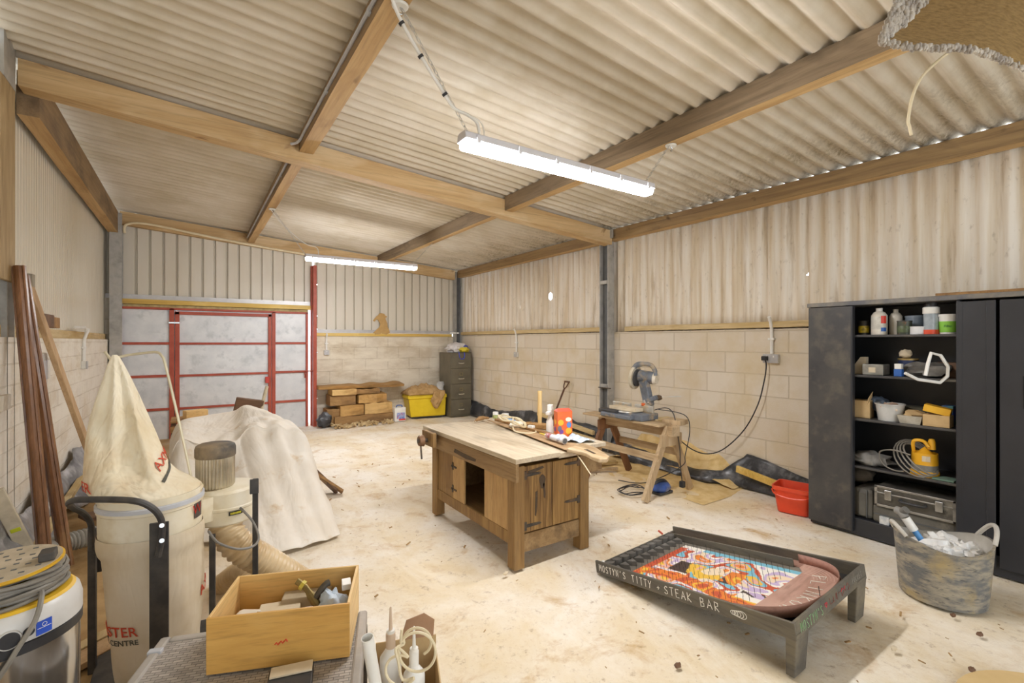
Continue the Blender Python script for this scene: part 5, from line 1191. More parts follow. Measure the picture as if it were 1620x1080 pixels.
MB().bar((4.72,6.0,.20),(4.70,4.2,.13),.05,.05).build('floor_batten', M_BATTENY, smooth=0, bevel=.003, label='long pale batten over black sheet behind trestle legs', cat='batten')
MB().bar((4.80,2.86,.20),(4.76,2.30,.13),.03,.07).build('floor_batten', M_BATTEN, smooth=0, bevel=.003, label='short yellow batten poking through black sheet by red bucket', cat='batten')
hp = MB(); rows = []
for i in range(41):
    row = []
    for k in range(41):
        x = 4.05+.86*k/40; y = 2.75+1.9*i/40; u = (k/40)**1.4; e = min(1, 3*min(i, 40-i)/40)*min(1, 3*k/40)
        row.append(Vector((x, y, -.012+.04*u*e*(.7+.5*noise.noise(Vector((x*2.5,y*2.5,7))))+.02*e*noise.noise(Vector((x*9,y*9,2))))))
    rows.append(row)
hp.grid(rows).build('sawdust_heap', plain('sawdust','e6cb94','d4b273',.95,scale=9,bmp=.4,bscale=60), smooth=80, label='drift of yellow sawdust against the right wall behind trestle', cat='sawdust', kind='stuff')
for i, (a, b_, w_, h) in enumerate((((3.55,4.65,.03),(4.45,4.25,.03),.09,.025),((3.5,4.5,.06),(4.35,4.45,.055),.05,.03),((3.45,4.35,.02),(4.25,4.05,.02),.05,.03),((3.7,4.9,.02),(4.5,4.6,.02),.07,.03))):
    MB().bar(a, b_, w_, h).build('timber_offcut', [M_BATTENY,M_OFF,M_TREY,M_OFFD][i], smooth=0, bevel=.003, cat='offcut', label=['wide pale offcut on floor between bench and trestle','brown offcut lying across wide pale offcut by the trestle','slim offcut on floor nearest the trestle far leg','dark offcut on floor farthest behind the bench end'][i])
bk_ = MB(); rows = []
for i in range(40):
    y = 2.85+1.75*i/39; e = min(1, min(i, 39-i)/7); row = []
    for k in range(10):
        u = k/9; row.append(Vector((4.70+.25*u, y, .0+e*(.08+.24*u*u+.05*u)*(.85+.3*noise.noise(Vector((y*2.3,u*2,4))))+.012*noise.noise(Vector((y*12,u*6,1))))))
    rows.append(row)
bk_.grid(rows).build('sand_bank', MATS['sawdust'], smooth=80, label='bank of yellow sand piled against right wall above black sheet', cat='sand', kind='stuff')
# spade leaning on right wall
spd = thing('garden_fork', 'old D-handled garden tool leaning on right wall behind mallet', 'garden tool', (4.72,5.95,0))
M_RUST = plain('rusty_shaft','6e4a34','4c3426',.6,scale=16)
p1 = Vector((4.86,5.76,.80)); p0 = Vector((4.66,5.98,.02)); d_ = (p1-p0).normalized()
MB().tube([p0+d_*.25, p1], .015, 10).build('shaft', M_RUST, spd)
yh = Vector((.1,1,0)).normalized()
MB().tube([p1, p1+d_*.05+yh*.04, p1+d_*.13+yh*.055], .010, 8, 3).build('handle_arm', M_RUST, spd); MB().tube([p1, p1+d_*.05-yh*.04, p1+d_*.13-yh*.055], .010, 8, 3).build('handle_arm', M_RUST, spd)
MB().tube([p1+d_*.125+yh*.065, p1+d_*.125-yh*.065], .013, 10).build('grip', M_RUST, spd)
MB().bar(p0, p0+d_*.27, .17, .006, (1,0,.3)).build('blade', M_IRON, spd, smooth=0)
# iron bracket spike on the middle post
MB().bar((4.80,4.93,.90),(4.80,4.70,.90),.02,.012).build('iron_spike', M_IRON, smooth=0, label='thin iron strip sticking out across the middle steel post', cat='iron strip')
# red bucket
BK = thing('red_bucket', 'orange-red rectangular plastic bucket beside the black cupboard', 'bucket', (4.57,2.17,0))
M_BK = plain('bucket_red','e8502e','d9442a',.35,scale=5)
def rrect(w_, h, r, n=5):
    pts = []
    for cx, cy, a0 in ((w_-r,h-r,0),(-w_+r,h-r,90),(-w_+r,-h+r,180),(w_-r,-h+r,270)):
        for k in range(n+1): a = R(a0+90*k/n); pts.append((cx+r*math.cos(a), cy+r*math.sin(a)))
    return pts
Mk = TR(4.575,2.165,.0,R(12))
lv_ = [(.105,.125,.0),(.132,.152,.20),(.142,.162,.20),(.146,.166,.235),(.136,.156,.235),(.126,.146,.19),(.10,.12,.01)]
rows = [[Mk @ Vector((x,y,z)) for x, y in rrect(a, b_, .04)] for a, b_, z in lv_]
bk = MB(); bk.grid(rows, closed=True); n = len(rows[0]); bk.add(rows[0], [tuple(range(n-1,-1,-1))]); bk.add(rows[-1], [tuple(range(n))]); bk.build('tub', M_BK, BK, smooth=40)
MB().tube([Mk @ Vector(p) for p in ((-.10,-.155,.19),(-.155,-.12,.165),(-.165,.0,.15),(-.155,.12,.165),(-.10,.165,.19))], .007, 7, 5).build('bail_handle', M_BK, BK)
# ------------------------------------------------------------------ black steel cupboard
CB = thing('metal_cupboard', 'tall black steel cupboard, one bay open showing laden shelves', 'cupboard', (4.63,1.1,0))
M_CB = plain('black_enamel','34353a','2a2b2f',.38,scale=3,lo=.3,hi=.8,bmp=.05,bscale=220); M_CBD = plain('dusty_black_enamel','4a4846','38373a',.45,scale=4,c3='5d584f',s3=6)
FX, BX = 4.40, 4.86; CZ = 1.875
def cbx_(a, b_, nm, m=M_CB, par=CB, **k):
    k.setdefault('bevel', .004); return MB().box(a, b_).build(nm, m, par, smooth=0, **k)
cbx_((BX-.012,.12,.02),(BX,1.965,CZ-.03),'back_panel',bevel=0)
cbx_((FX+.02,1.95,.02),(BX,1.968,CZ-.03),'side_panel'); cbx_((FX+.02,.12,.02),(BX,.138,CZ-.03),'side_panel')
cbx_((FX+.0,.10,CZ-.035),(BX+.01,1.985,CZ),'top_panel',plain('dusty_top','5c5d62','8f8778',.5,scale=6))
cbx_((FX+.02,.12,.0),(BX,1.965,.135),'plinth'); cbx_((FX+.025,1.005,.135),(BX-.012,1.025,CZ-.035),'partition')
for z in (1.585,1.265,.915,.535): cbx_((FX+.03,1.026,z),(BX-.012,1.949,z+.018),'shelf',M_CBD,bevel=.002)
ld = cbx_((FX-.012,1.648,.03),(FX+.014,1.968,CZ-.04),'door_panel',M_CBD); MB().box((FX-.016,1.638,.03),(FX+.03,1.652,CZ-.04)).build('edge_lip', M_CB, ld, smooth=0, bevel=.002)
cbx_((FX-.002,.832,.06),(FX+.02,1.02,CZ-.05),'door_panel')
cbx_((FX-.004,.985,.06),(FX-.001,1.012,CZ-.05),'door_stile')
cbx_((FX-.006,.822,.06),(FX-.0,.868,CZ-.05),'door_stile')
rd = cbx_((FX-.002,.36,.06),(FX+.02,.805,CZ-.05),'door_panel')
MB().box((FX-.006,.66,1.12),(FX-.001,.70,1.33)).build('recessed_handle', plain('handle_black','0e0e10',rough=.5), rd, smooth=0, bevel=.003)
cbx_((FX-.002,.14,.06),(FX+.02,.34,CZ-.05),'door_panel')
MB().bar((4.55,.12,CZ+.012),(4.50,1.15,CZ+.012),.07,.022).build('dusty_batten', M_OFF, smooth=0, bevel=.003, label='dusty batten lying on top of the black cupboard', cat='batten')
# --- top shelf
S1, S2, S3, S4, S5 = 1.604, 1.284, .934, .554, .136
def cy(u, x=4.52):   # place along the shelf from the measured column
    r = (u-810)/FL; return x*(CY-r*SY)/(SY+r*CY)
M_BWHITE = plain('bottle_white','e6e0d4','d2c8b6',.4,scale=6); M_TINDK = plain('tin_dark','343a30','4a4f3c',.4,scale=20,c3='7a4a3a',s3=16)
tin((4.55,cy(1364),S1), .036, .115, 'paint_tin', plain('tin_black','2c2a26',rough=.4), 'yellow and black tin at left end of top cupboard shelf', 'tin', plain('tin_yellow','d6b92c','4a4220',.4,scale=30))
def squeeze(c, r, h, label, mat, band, cap, band2=None):
    t = thing('plastic_bottle', label, 'bottle', c)
    MB().lathe([(.0,0),(r,0),(r*1.02,h*.1),(r,h*.72),(r*.7,h*.84),(r*.4,h*.88),(r*.38,h*.92),(.0,h*.92)], c, 24).build('body', mat, t)
    MB().lathe([(.0,h*.9),(r*.42,h*.9),(r*.42,h),(.0,h)], c, 18).build('cap', cap, t)
    if band: MB().shell([(r*1.02,h*.2),(r*1.03,h*.21),(r*1.02,h*.66),(r*1.01,h*.67)], c, 24).build('label_band', band, t)
    if band2:
        a0 = math.atan2(-c[1],-c[0])+.55; 
        for z0, z1, m in band2: MB().grid([[Vector((c[0]+r*1.05*math.cos(a0+.35*k), c[1]+r*1.05*math.sin(a0+.35*k), c[2]+h*z)) for k in (-1,0,1)] for z in (z0,z1)]).build('label_patch', m, t, smooth=0, solid=.001)
    return t
M_PRED = plain('patch_red','d8402e',rough=.5); M_PBLUE = plain('patch_blue','2f62b0',rough=.5); M_PGREY = plain('patch_grey','a8a49c','8f8c86',.5)
squeeze((4.52,cy(1391),S1), .052, .21, 'large white bottle with red and blue label on top shelf', M_BWHITE, plain('label_pale','d9d6cc','b8b4aa',.5,scale=20), M_WHITE, [(.42,.70,M_PRED),(.12,.26,M_PBLUE)])
squeeze((4.62,cy(1417,4.62),S1), .042, .20, 'plain off-white bottle behind dark tin on top shelf', M_BWHITE, None, M_BWHITE)
tin((4.50,cy(1431,4.50),S1), .045, .10, 'paint_tin', M_TINDK, 'dark green printed tin in middle of the top shelf', 'tin', plain('tin_label','5d6a48','2c2f26',.4,scale=26), plain('tin_lid','4a4844',rough=.4,metal=.5))
tin((4.66,cy(1449,4.66),S1), .065, .14, 'storage_tub', plain('tub_grey','7d8a98',rough=.4), 'grey-blue tub at the back of top shelf', 'tub', None, plain('tub_lid','8f9caa',rough=.4))
tin((4.50,cy(1453,4.5),S1), .05, .055, 'storage_tub', plain('tub_white','dfdfe0',rough=.4), 'low white tub in front of grey-blue tub on top shelf', 'tub', None, plain('tub_lid_white','e8e8e6',rough=.4))
t = thing('spray_can', 'clear canister with black cap and orange base on top shelf', 'canister', (4.5,cy(1473),S1)); c = (4.50,cy(1473,4.5),S1)
MB().lathe([(.0,.03),(.043,.03),(.043,.18),(.0,.18)], c, 24).build('body', plain('canister_grey','aab4bc','8d979f',.2,scale=12), t)
MB().lathe([(.0,0),(.046,0),(.046,.032),(.0,.033)], c, 24).build('base', plain('canister_orange','e0502e',rough=.4), t)
MB().lathe([(.0,.15),(.048,.15),(.048,.195),(.04,.20),(.0,.2)], c, 24).build('collar', M_WHITE, t)
MB().lathe([(.0,.2),(.038,.2),(.036,.235),(.0,.24)], c, 24).build('cap', M_BLACK, t)
t = thing('storage_tub', 'white lidded tub with green label at right end of top shelf', 'tub', (4.52,cy(1500,4.52),S1)); c = (4.52,cy(1500,4.52),S1)
MB().lathe([(.0,0),(.046,0),(.052,.125),(.0,.125)], c, 24).build('tub', M_WHITE, t); MB().lathe([(.0,.124),(.056,.124),(.056,.142),(.0,.143)], c, 24).build('lid', M_WHITE, t)
MB().shell([(.0475,.012),(.0485,.013),(.051,.09),(.05,.091)], c, 24).build('label_band', plain('label_lime','8ccc4a','7ab83c',.5), t)
tx = MB(); a0 = math.atan2(-c[1],-c[0]); put_text(tx, 'Filler', .024, None, lambda v: Vector((c[0]+.052*math.cos(a0+v.x/.052), c[1]+.052*math.sin(a0+v.x/.052), c[2]+.055+v.y))); tx.build('lettering', M_GRN, t, smooth=0)
# --- second shelf
def card_box(c, w_, d_, h, rz, label, m=M_CARD, open_=True, name='carton'):
    t = thing(name, label, 'carton', c, rz); M = chain_matrix(t)
    MB().box((-w_/2,-d_/2,0),(w_/2,d_/2,h), M).build('box', m, t, smooth=0, bevel=.003)
    if open_: MB().bar(M @ Vector((-w_/2,-d_/2+.003,h)), M @ Vector((-w_/2-.03,-d_/2-.01,h+.05)), d_*.8, .003, (0,1,0)).build('flap', m, t, smooth=0)
    return t
Y90 = R(-90)
cc_ = MB(); cc_.prism([(0,0),(.085,0),(.085,.14),(.045,.14),(.0,.07)], 0, .05, Matrix(((0,0,1,4.55),(-1,0,0,cy(1351,4.55)),(0,1,0,S2),(0,0,0,1)))); cc_.build('cut_card', M_CARDL, smooth=0, bevel=.002, label='cut pale card holder at the left of second shelf', cat='card')
t = thing('drawer_insert', 'small clear plastic parts tray on second shelf', 'tray', (4.54,cy(1385),S2)); yy = cy(1385,4.54)
MB().box((4.48,yy-.07,S2+.0),(4.62,yy+.07,S2+.085)).build('tray', plain('clear_grey','8f8c84','a8a49a',.2,scale=14), t, smooth=0, bevel=.005)
MB().box((4.476,yy-.02,S2+.02),(4.48,yy+.025,S2+.06)).build('label', M_CARDL, t, smooth=0)
t = tin((4.60,cy(1437,4.60),S2), .062, .13, 'paint_tin', plain('tin_navy','27345c','1f2a48',.4,scale=20), 'navy tin with yellow lid band on the second shelf', 'tin', plain('tin_navy_label','2c3f7a','c9b24a',.4,scale=16,lo=.55,hi=.6), plain('lid_gold','a8925a',rough=.4,metal=.4))
lump('cloth_ball', (4.60,cy(1433,4.60),S2+.17), (.04,.04,.035), M_CARDL, 'beige ball of cloth sitting on navy tin', 'cloth', 3)
card_box((4.48,cy(1422,4.48),S2), .05, .05, .055, 0, 'small blue carton with white top on second shelf', M_PBLUE, False, 'small_carton')
MB().box((-.022,-.022,0),(.022,.022,.04), TR(4.48,cy(1422,4.48),S2+.056)).build('small_carton', M_WHITE, smooth=0, bevel=.002, label='small white packet standing on the blue carton', cat='packet')
vb = thing('mesh_bag', 'crumpled dark bag with white rimmed handle hanging over second shelf edge', 'bag', (4.5,cy(1470),S2))
MB().ball((4.56,cy(1465,4.56),S2+.05), (.09,.14,.055), 20, 1, .5, 8).build('bag', plain('bag_grey','7a7772','55524e',.4,scale=12), vb, smooth=50)
P = [(1432,590),(1452,600),(1487,605),(1499,595),(1500,580),(1488,562),(1473,558),(1468,575),(1464,594)]
pts = [at(u, v, 3.36) for u, v in P]
MB().tube(pts, .011, 8).build('white_rim', M_WHITE, vb)
MB().box((4.60,cy(1505,4.6)-.03,S2),(4.75,cy(1490,4.6)+.05,S2+.11)).build('carton', M_OFFD, smooth=0, bevel=.004, label='brown carton at back right of second shelf', cat='carton')
# --- third shelf
card_box((4.55,cy(1365,4.55),S3), .12, .125, .14, R(6), 'open brown carton at the left of third shelf', M_CARD)
lump('blue_bag', (4.63,cy(1390,4.63),S3+.11), (.07,.08,.06), plain('bag_dark_blue','4a5666','6a7684',.4,scale=10), 'dark bluish plastic bag behind the clear tub on third shelf', 'bag', 5)
t = thing('storage_tub', 'clear round tub of oddments on third shelf', 'tub', (4.53,cy(1407,4.53),S3)); c = (4.53,cy(1408,4.53),S3)
MB().shell([(.0,.0),(.075,.0),(.092,.125),(.098,.125),(.098,.132),(.088,.132),(.072,.006),(.0,.006)], c, 28).build('tub', plain('tub_clear','c9c9c6','b4b4b0',.25,scale=10), t)
MB().ball((c[0],c[1],c[2]+.09), (.08,.08,.045), 16, 1, .5, 2).build('contents', plain('oddments','d9c9b4','b06a4a',.6,scale=16,c3='8f98a8',s3=14), t, smooth=40)
t = thing('foil_tray', 'shallow clear tray heaped with brown fixings on third shelf', 'tray', (4.5,cy(1443,4.5),S3)); yy = cy(1443,4.5)
MB().hexa([(4.45,yy-.06,S3),(4.57,yy-.06,S3),(4.57,yy+.06,S3),(4.45,yy+.06,S3),(4.44,yy-.075,S3+.06),(4.58,yy-.075,S3+.06),(4.58,yy+.075,S3+.06),(4.44,yy+.075,S3+.06)]).build('tray', plain('tray_clear','b8b2a4','98917f',.25,scale=14), t, smooth=0)
MB().ball((4.51,yy-.01,S3+.065), (.06,.065,.03), 14, 1, .6, 6).build('contents', M_CARD, t, smooth=40)
MB().box((4.62,cy(1440,4.62)-.12,S3),(4.78,cy(1440,4.62)+.1,S3+.11)).build('folded_rag', plain('rag_olive','5c5848','444034',.9,scale=8), smooth=0, bevel=.03, label='folded dull olive cloth at the back of third shelf', cat='cloth')
card_box((4.50,cy(1484,4.50),S3), .11, .15, .085, R(2), 'plain cardboard carton at right end of third shelf', M_CARD, False)
MB().box((-.05,-.075,0),(.05,.075,.05), TR(4.50,cy(1482,4.50),S3+.095,R(8),R(12))).build('small_carton', plain('carton_yellow','e8b432','d9a022',.5,scale=8), smooth=0, bevel=.003, label='yellow carton tilted on the cardboard carton, third shelf', cat='carton')
MB().box((4.62,cy(1505,4.62)-.01,S3),(4.70,cy(1495,4.62)+.02,S3+.14)).build('small_carton', plain('carton_blue_green','3c4fb0','5a9a4a',.5,scale=14), smooth=0, bevel=.003, label='blue and green packet at far right of third shelf', cat='carton')
# --- fourth shelf
lump('grey_cloth', (4.56,cy(1378,4.56),S4+.045), (.11,.13,.055), plain('cloth_grey','8d8a85','6c6964',.9,scale=10), 'crumpled grey plastic cloth on fourth shelf', 'cloth', 7, .5)
pu = thing('submersible_pump', 'yellow pump wrapped in its grey cable on fourth shelf', 'pump', (4.53,cy(1463,4.53),S4)); c = (4.53,cy(1463,4.53),S4)
M_PY = plain('pump_yellow','f0b428','dba01e',.4,scale=6)
MB().lathe([(.0,0),(.085,0),(.085,.035),(.08,.04),(.0,.04)], c, 28).build('base', M_PY, pu)
MB().lathe([(.0,.038),(.078,.038),(.078,.085),(.0,.085)], c, 28).build('strainer', plain('pump_grey','8a8780','6f6c66',.5,scale=14), pu)
MB().lathe([(.0,.085),(.078,.085),(.076,.17),(.06,.155),(.0,.215)], c, 28).build('body', M_PY, pu)
MB().lathe([(.0,.20),(.024,.2),(.022,.255),(.016,.275),(.0,.28)], (c[0],c[1]-.04,c[2]), 16).build('outlet', M_PY, pu)
MB().tube([(c[0]-.02,c[1]+.06,c[2]+.17),(c[0]-.04,c[1]+.055,c[2]+.25),(c[0]-.04,c[1]-.0,c[2]+.26),(c[0]-.03,c[1]-.03,c[2]+.22)], .012, 8, 4).build('handle', M_PY, pu)
a0 = math.atan2(-c[1],-c[0])-.2; MB().grid([[Vector((c[0]+.079*math.cos(a0+.3*k), c[1]+.079*math.sin(a0+.3*k), c[2]+z)) for k in range(3)] for z in (.115,.155)]).build('label', M_CARDL, pu, smooth=0, solid=.001)
random.seed(12)
for k in range(4):
    rr = .10+.008*k; tl = .5+.2*k
    MB().tube([Vector((c[0]-.02+rr*.75*math.cos(a), c[1]+.02+rr*1.0*math.sin(a)+.012*k, c[2]+.12+rr*.95*math.sin(a+tl))) for a in [2*PI*q/20 for q in range(20)]], .0055, 6, closed=True).build('cable_loop', M_CABG, pu)
MB().tube([(c[0]-.09,c[1]+.06,c[2]+.15),(c[0]-.10,c[1]+.16,c[2]+.17),(c[0]-.06,c[1]+.26,c[2]+.13),(c[0]-.05,c[1]+.24,c[2]+.04),(c[0]-.08,c[1]+.16,c[2]+.012),(c[0]-.09,c[1]+.10,c[2]+.02)], .0055, 6, 5).build('cable_tail', M_CABG, pu)
MB().box((4.44,1.04,S4),(4.56,cy(1478,4.5),S4+.012)).build('green_cloth', plain('cloth_green','6f8a7a','5c7466',.9,scale=10), smooth=0, bevel=.004, label='flat green cloth at right of fourth shelf', cat='cloth')
# --- bottom
def tool_case(c, w_, d_, h, label, m, lip=True, name='tool_case', rz=0):
    t = thing(name, label, 'case', c, rz); M = chain_matrix(t)
    MB().box((-d_/2,-w_/2,0),(d_/2,w_/2,h), M).build('shell', m, t, smooth=0, bevel=.018)
    MB().box((-d_/2-.006,-w_/2+.01,h*.47),(d_/2+.004,w_/2-.01,h*.53), M).build('seam', M_SLOT, t, smooth=0)
    return t
M_CASE = plain('case_grey','6a675f','514e48',.6,scale=6,c3='857f72',s3=5)
bc = thing('tool_case', 'dark upright tool case at the left of cupboard floor', 'case', (4.58,cy(1372,4.5),S5)); yy = cy(1370,4.52)
MB().box((4.46,yy-.07,S5),(4.76,yy+.07,S5+.24)).build('shell', M_CASE, bc, smooth=0, bevel=.03); MB().box((4.45,yy-.025,S5+.02),(4.465,yy+.03,S5+.21)).build('panel', M_CASE, bc, smooth=0, bevel=.006); MB().box((4.448,yy-.032,S5+.01),(4.457,yy-.026,S5+.23)).build('seam', M_SLOT, bc, smooth=0)
lump('dark_bag', (4.64,cy(1362,4.64),S5+.31), (.08,.09,.07), plain('bag_brownish','6b5f50','4f463b',.8,scale=9), 'dark dusty bag stuffed on top of the upright tool case', 'bag', 6)
tool_case((4.60,cy(1447,4.5),S5), .50, .30, .135, 'grey tool case on cupboard floor under aluminium case', M_CASE)
al = thing('aluminium_case', 'aluminium flight case with two latches at bottom of cupboard', 'case', (4.58,cy(1450,4.5),S5+.137)); yy = cy(1450,4.5); z0 = S5+.137
M_ALU = plain('case_alu','b3b0aa','8c8983',.35,.75,scale=8); M_CPAN = plain('case_panel','5f5b54','47443f',.4,.3,scale=10,c3='8a857a',s3=8)
MB().box((4.43,yy-.235,z0),(4.74,yy+.235,z0+.155)).build('shell', M_CPAN, al, smooth=0, bevel=.008)
e = MB()
for z in (.0,.142): e.box((4.425,yy-.24,z0+z),(4.435,yy+.24,z0+z+.016))
for y in (-.24,.222): e.box((4.425,yy+y,z0),(4.436,yy+y+.018,z0+.158))
e.box((4.425,yy-.24,z0+.10),(4.434,yy+.24,z0+.11)); e.build('edge_trim', M_ALU, al, smooth=0, bevel=.002)
for y in (-.15,.15):
    MB().box((4.415,yy+y-.022,z0+.06),(4.428,yy+y+.022,z0+.135)).build('latch', M_CHROME, al, smooth=0, bevel=.004)
MB().tube([(4.425,yy+.07,z0+.085),(4.40,yy+.065,z0+.075),(4.40,yy-.065,z0+.075),(4.425,yy-.07,z0+.085)], .011, 8, 3).build('handle', M_BLACK, al)
MB().box((4.43,cy(1400,4.45)-.03,S5),(4.47,cy(1400,4.45)+.03,S5+.06)).build('small_carton', plain('tag_white','dcdcda','9aa4b0',.5,scale=18), smooth=0, bevel=.002, label='little white and grey packet before the tool cases', cat='packet')
# ------------------------------------------------------------------ flexible rubber tub with bags
TB = thing('rubber_tub', 'mud-streaked grey rubber trug with two loop handles before the cupboard', 'tub', (3.80,.945,0))
def tubmat():
    m, nt, b = new_mat('streaked_rubber'); b.inputs['Roughness'].default_value = .6
    f, _ = noise_fac(nt, coords(nt, (1,1,3.0)), 9, 6, .4, .62); out = mix(nt, f, lin('6b6c6c'), lin('a39a88'))
    f2, _ = noise_fac(nt, coords(nt, (1,1,1)), 5, 6, .5, .66); out = mix(nt, math_node(nt,'MULTIPLY',f2,.8), out, lin('ad9766'))
    f3, _ = noise_fac(nt, coords(nt, (1,1,4)), 22, 5, .55, .68); out = mix(nt, math_node(nt,'MULTIPLY',f3,.8), out, lin('43454a'))
    nt.links.new(out, b.inputs['Base Color']); return m
M_TUB = tubmat(); M_TUBI = plain('tub_inside','c6c2ba','aaa59b',.6,scale=6)
tc_ = Vector((3.80,.945,0)); hd_ = R(128)   # direction of one handle
def rimz(a): return .345+.028*math.cos(2*(a-hd_))
def rimr(a): return .222+.014*math.cos(2*(a-hd_))
def ring(f, r0, ofs=0):
    return [Vector((tc_.x+(r0+(rimr(2*PI*k/64)-r0)*f+ofs)*math.cos(2*PI*k/64), tc_.y+(r0+(rimr(2*PI*k/64)-r0)*f+ofs)*math.sin(2*PI*k/64), .004+(rimz(2*PI*k/64)-.004)*f)) for k in range(64)]
tbm = MB(); rows = [ring(f/12, .205) for f in range(13)]+[ring(1.012,.155,.0),ring(1.012,.155,-.012)]; tbm.grid(rows, closed=True); tbm.add(rows[0], [tuple(range(63,-1,-1))]); tbm.build('shell', M_TUB, TB, smooth=60)
ti = MB(); rows = [ring(1.01,.155,-.012)]+[ring(f/10, .155, -.010) for f in range(10,0,-1)]; ti.grid(rows, closed=True); ti.add(rows[-1], [tuple(range(64))]); ti.build('lining', M_TUBI, TB, smooth=60)
for s_ in (0, PI):
    a = hd_+s_; pts = []
    for k in range(9):
        t = k/8; aa = a+(t-.5)*.75; lift = .085*math.sin(PI*t) if s_ else .05*math.sin(PI*t)
        r = rimr(aa)-.004+.02*math.sin(PI*t); pts.append(Vector((tc_.x+r*math.cos(aa), tc_.y+r*math.sin(aa), rimz(aa)+lift)))
    MB().tube(pts, .012, 8, 3).build('handle', M_TUBI, TB)
for i, (dx, dy, dz, s_, lab) in enumerate(((.02,.02,.29,(.11,.10,.07),'large crumpled white plastic bag inside the rubber tub'),(-.08,-.05,.29,(.075,.065,.045),'white plastic bag nearest the front rim of the rubber tub'),(.05,-.09,.30,(.08,.06,.045),'translucent white bag at right side inside the rubber tub'),(.0,.0,.17,(.135,.13,.09),'white bags packed low in the rubber tub'))):
    MB().ball((tc_.x+dx,tc_.y+dy,dz), s_, 26, 1, .75, i+2).build('plastic_bag', plain('bag_white_%d' % i,'f0efec','d9dadc',.35,scale=8), smooth=25, label=lab, cat='bag')
pf = thing('drain_fitting', 'blue and white plastic pipe with grey elbow sticking out of the tub', 'pipe fitting', (3.80,1.05,.3))
a = at(1452,846,2.95); b_ = at(1432,818,2.98); c = at(1426,810,3.0)
MB().cyl(a+(a-b_)*.4, at(1446,838,2.96), .017, n=16).build('blue_pipe', plain('pipe_blue','5b9ad6',rough=.4), pf); MB().cyl(at(1446,838,2.96), b_, .024, n=16).build('white_collar', M_WHITE, pf)
MB().tube([b_, c, at(1418,806,3.03)], .024, 14, 3).build('elbow', plain('elbow_grey','8e8c88','6f6d69',.5), pf); MB().cyl(c, at(1434,806,2.97), .022, n=14).build('branch', plain('branch_grey','6c6a66',rough=.5), pf)
# ------------------------------------------------------------------ back corner
FC = thing('filing_cabinet', 'olive-brown four-drawer steel filing cabinet in the back corner', 'cabinet', (4.62,9.06,0))
M_FC = plain('olive_steel','6f6857','5c5647',.45,scale=4); M_FCH = plain('handle_nickel','d8d2c2',rough=.3,metal=.6)
Mf = TR(4.385,8.775,0,R(-2)); 
MB().box((0,.01,0),(.475,.58,1.32), Mf).build('carcass', M_FC, FC, smooth=0, bevel=.004)
for k in range(4):
    z = .045+.318*k; df = MB().box((.012,-.008,z),(.463,.01,z+.308), Mf).build('drawer', M_FC, FC, smooth=0, bevel=.003)
    MB().tube([Mf @ Vector(p) for p in ((.18,-.008,z+.105),(.185,-.034,z+.10),(.285,-.034,z+.10),(.29,-.008,z+.105))], .009, 8, 2).build('handle', M_FCH, df)
    lh = MB(); 
    for (a, b_) in (((.20,-.013,z+.165),(.27,-.008,z+.172)),((.20,-.013,z+.218),(.27,-.008,z+.225)),((.20,-.013,z+.165),(.207,-.008,z+.225)),((.263,-.013,z+.165),(.27,-.008,z+.225))): lh.box(a, b_, Mf)
    lh.build('label_holder', plain('holder_brass_%d' % k,'9a8f68',rough=.4,metal=.5), df, smooth=0)
MB().ball((4.62,9.0,1.40), (.21,.16,.115), 24, 1, .5, 11).build('plastic_bag', plain('bag_mixed','e8e4e4','d0cccc',.5,scale=8), smooth=35, label='heap of white bags on top of the filing cabinet', cat='bag')
MB().ball((4.74,8.86,1.375), (.12,.08,.06), 16, 1, .5, 13).build('yellow_rag', plain('rag_yellow','e0cc3a','c9b42a',.7,scale=8), smooth=50, label='yellow rag among the bags on filing cabinet', cat='rag')
MB().ball((4.79,8.90,1.43), (.06,.06,.045), 14, 1, .5, 15).build('blue_rag', plain('rag_blue_dark','4a55a8','343c80',.7), smooth=50, label='dark blue rag beside the yellow rag on filing cabinet', cat='rag')
MB().tube([(4.57,8.765,1.325),(4.565,8.745,1.27),(4.59,8.742,1.20),(4.64,8.742,1.185),(4.68,8.742,1.21),(4.69,8.745,1.28),(4.69,8.77,1.325)], .008, 7, 5).build('blue_strap', plain('strap_blue','4a54c8',rough=.5), label='blue strap loop hanging over filing cabinet top drawer', cat='strap')
TBX = thing('yellow_toolbox', 'big yellow plastic site chest beside the filing cabinet', 'chest', (3.98,9.1,0))
M_YB = plain('chest_yellow','f3d52a','e6c41c',.4,scale=4)
MB().hexa([(3.63,9.03,.03),(4.34,8.93,.03),(4.38,9.36,.03),(3.68,9.42,.03),(3.57,9.0,.40),(4.345,8.90,.40),(4.38,9.40,.40),(3.62,9.45,.40)]).build('chest', M_YB, TBX, smooth=0, bevel=.015)
MB().hexa([(3.55,8.98,.40),(4.355,8.88,.40),(4.385,9.41,.40),(3.60,9.46,.40),(3.56,8.985,.475),(4.35,8.885,.475),(4.38,9.40,.475),(3.61,9.45,.475)]).build('rim', M_YB, TBX, smooth=0, bevel=.012)
MB().hexa([(3.66,9.04,0),(4.32,8.95,0),(4.36,9.34,0),(3.70,9.40,0),(3.66,9.04,.03),(4.32,8.95,.03),(4.36,9.34,.03),(3.70,9.40,.03)]).build('base', M_BLACK, TBX, smooth=0)
hes = MB(); rows = []
for i in range(41):
    row = []
    for k in range(31):
        u, v = i/40, k/30; e = math.sin(PI*u)**.5*math.sin(PI*v)**.5
        x = 3.56+.74*u; y = 8.94+.50*v-.08*u
        row.append(Vector((x, y, .482+.20*e*(.8+.6*noise.noise(Vector((x*5,y*5,3))))+.10*e*abs(noise.noise(Vector((x*9,y*9,1))))+.05*e*noise.noise(Vector((x*20,y*20,1))))))
    rows.append(row)
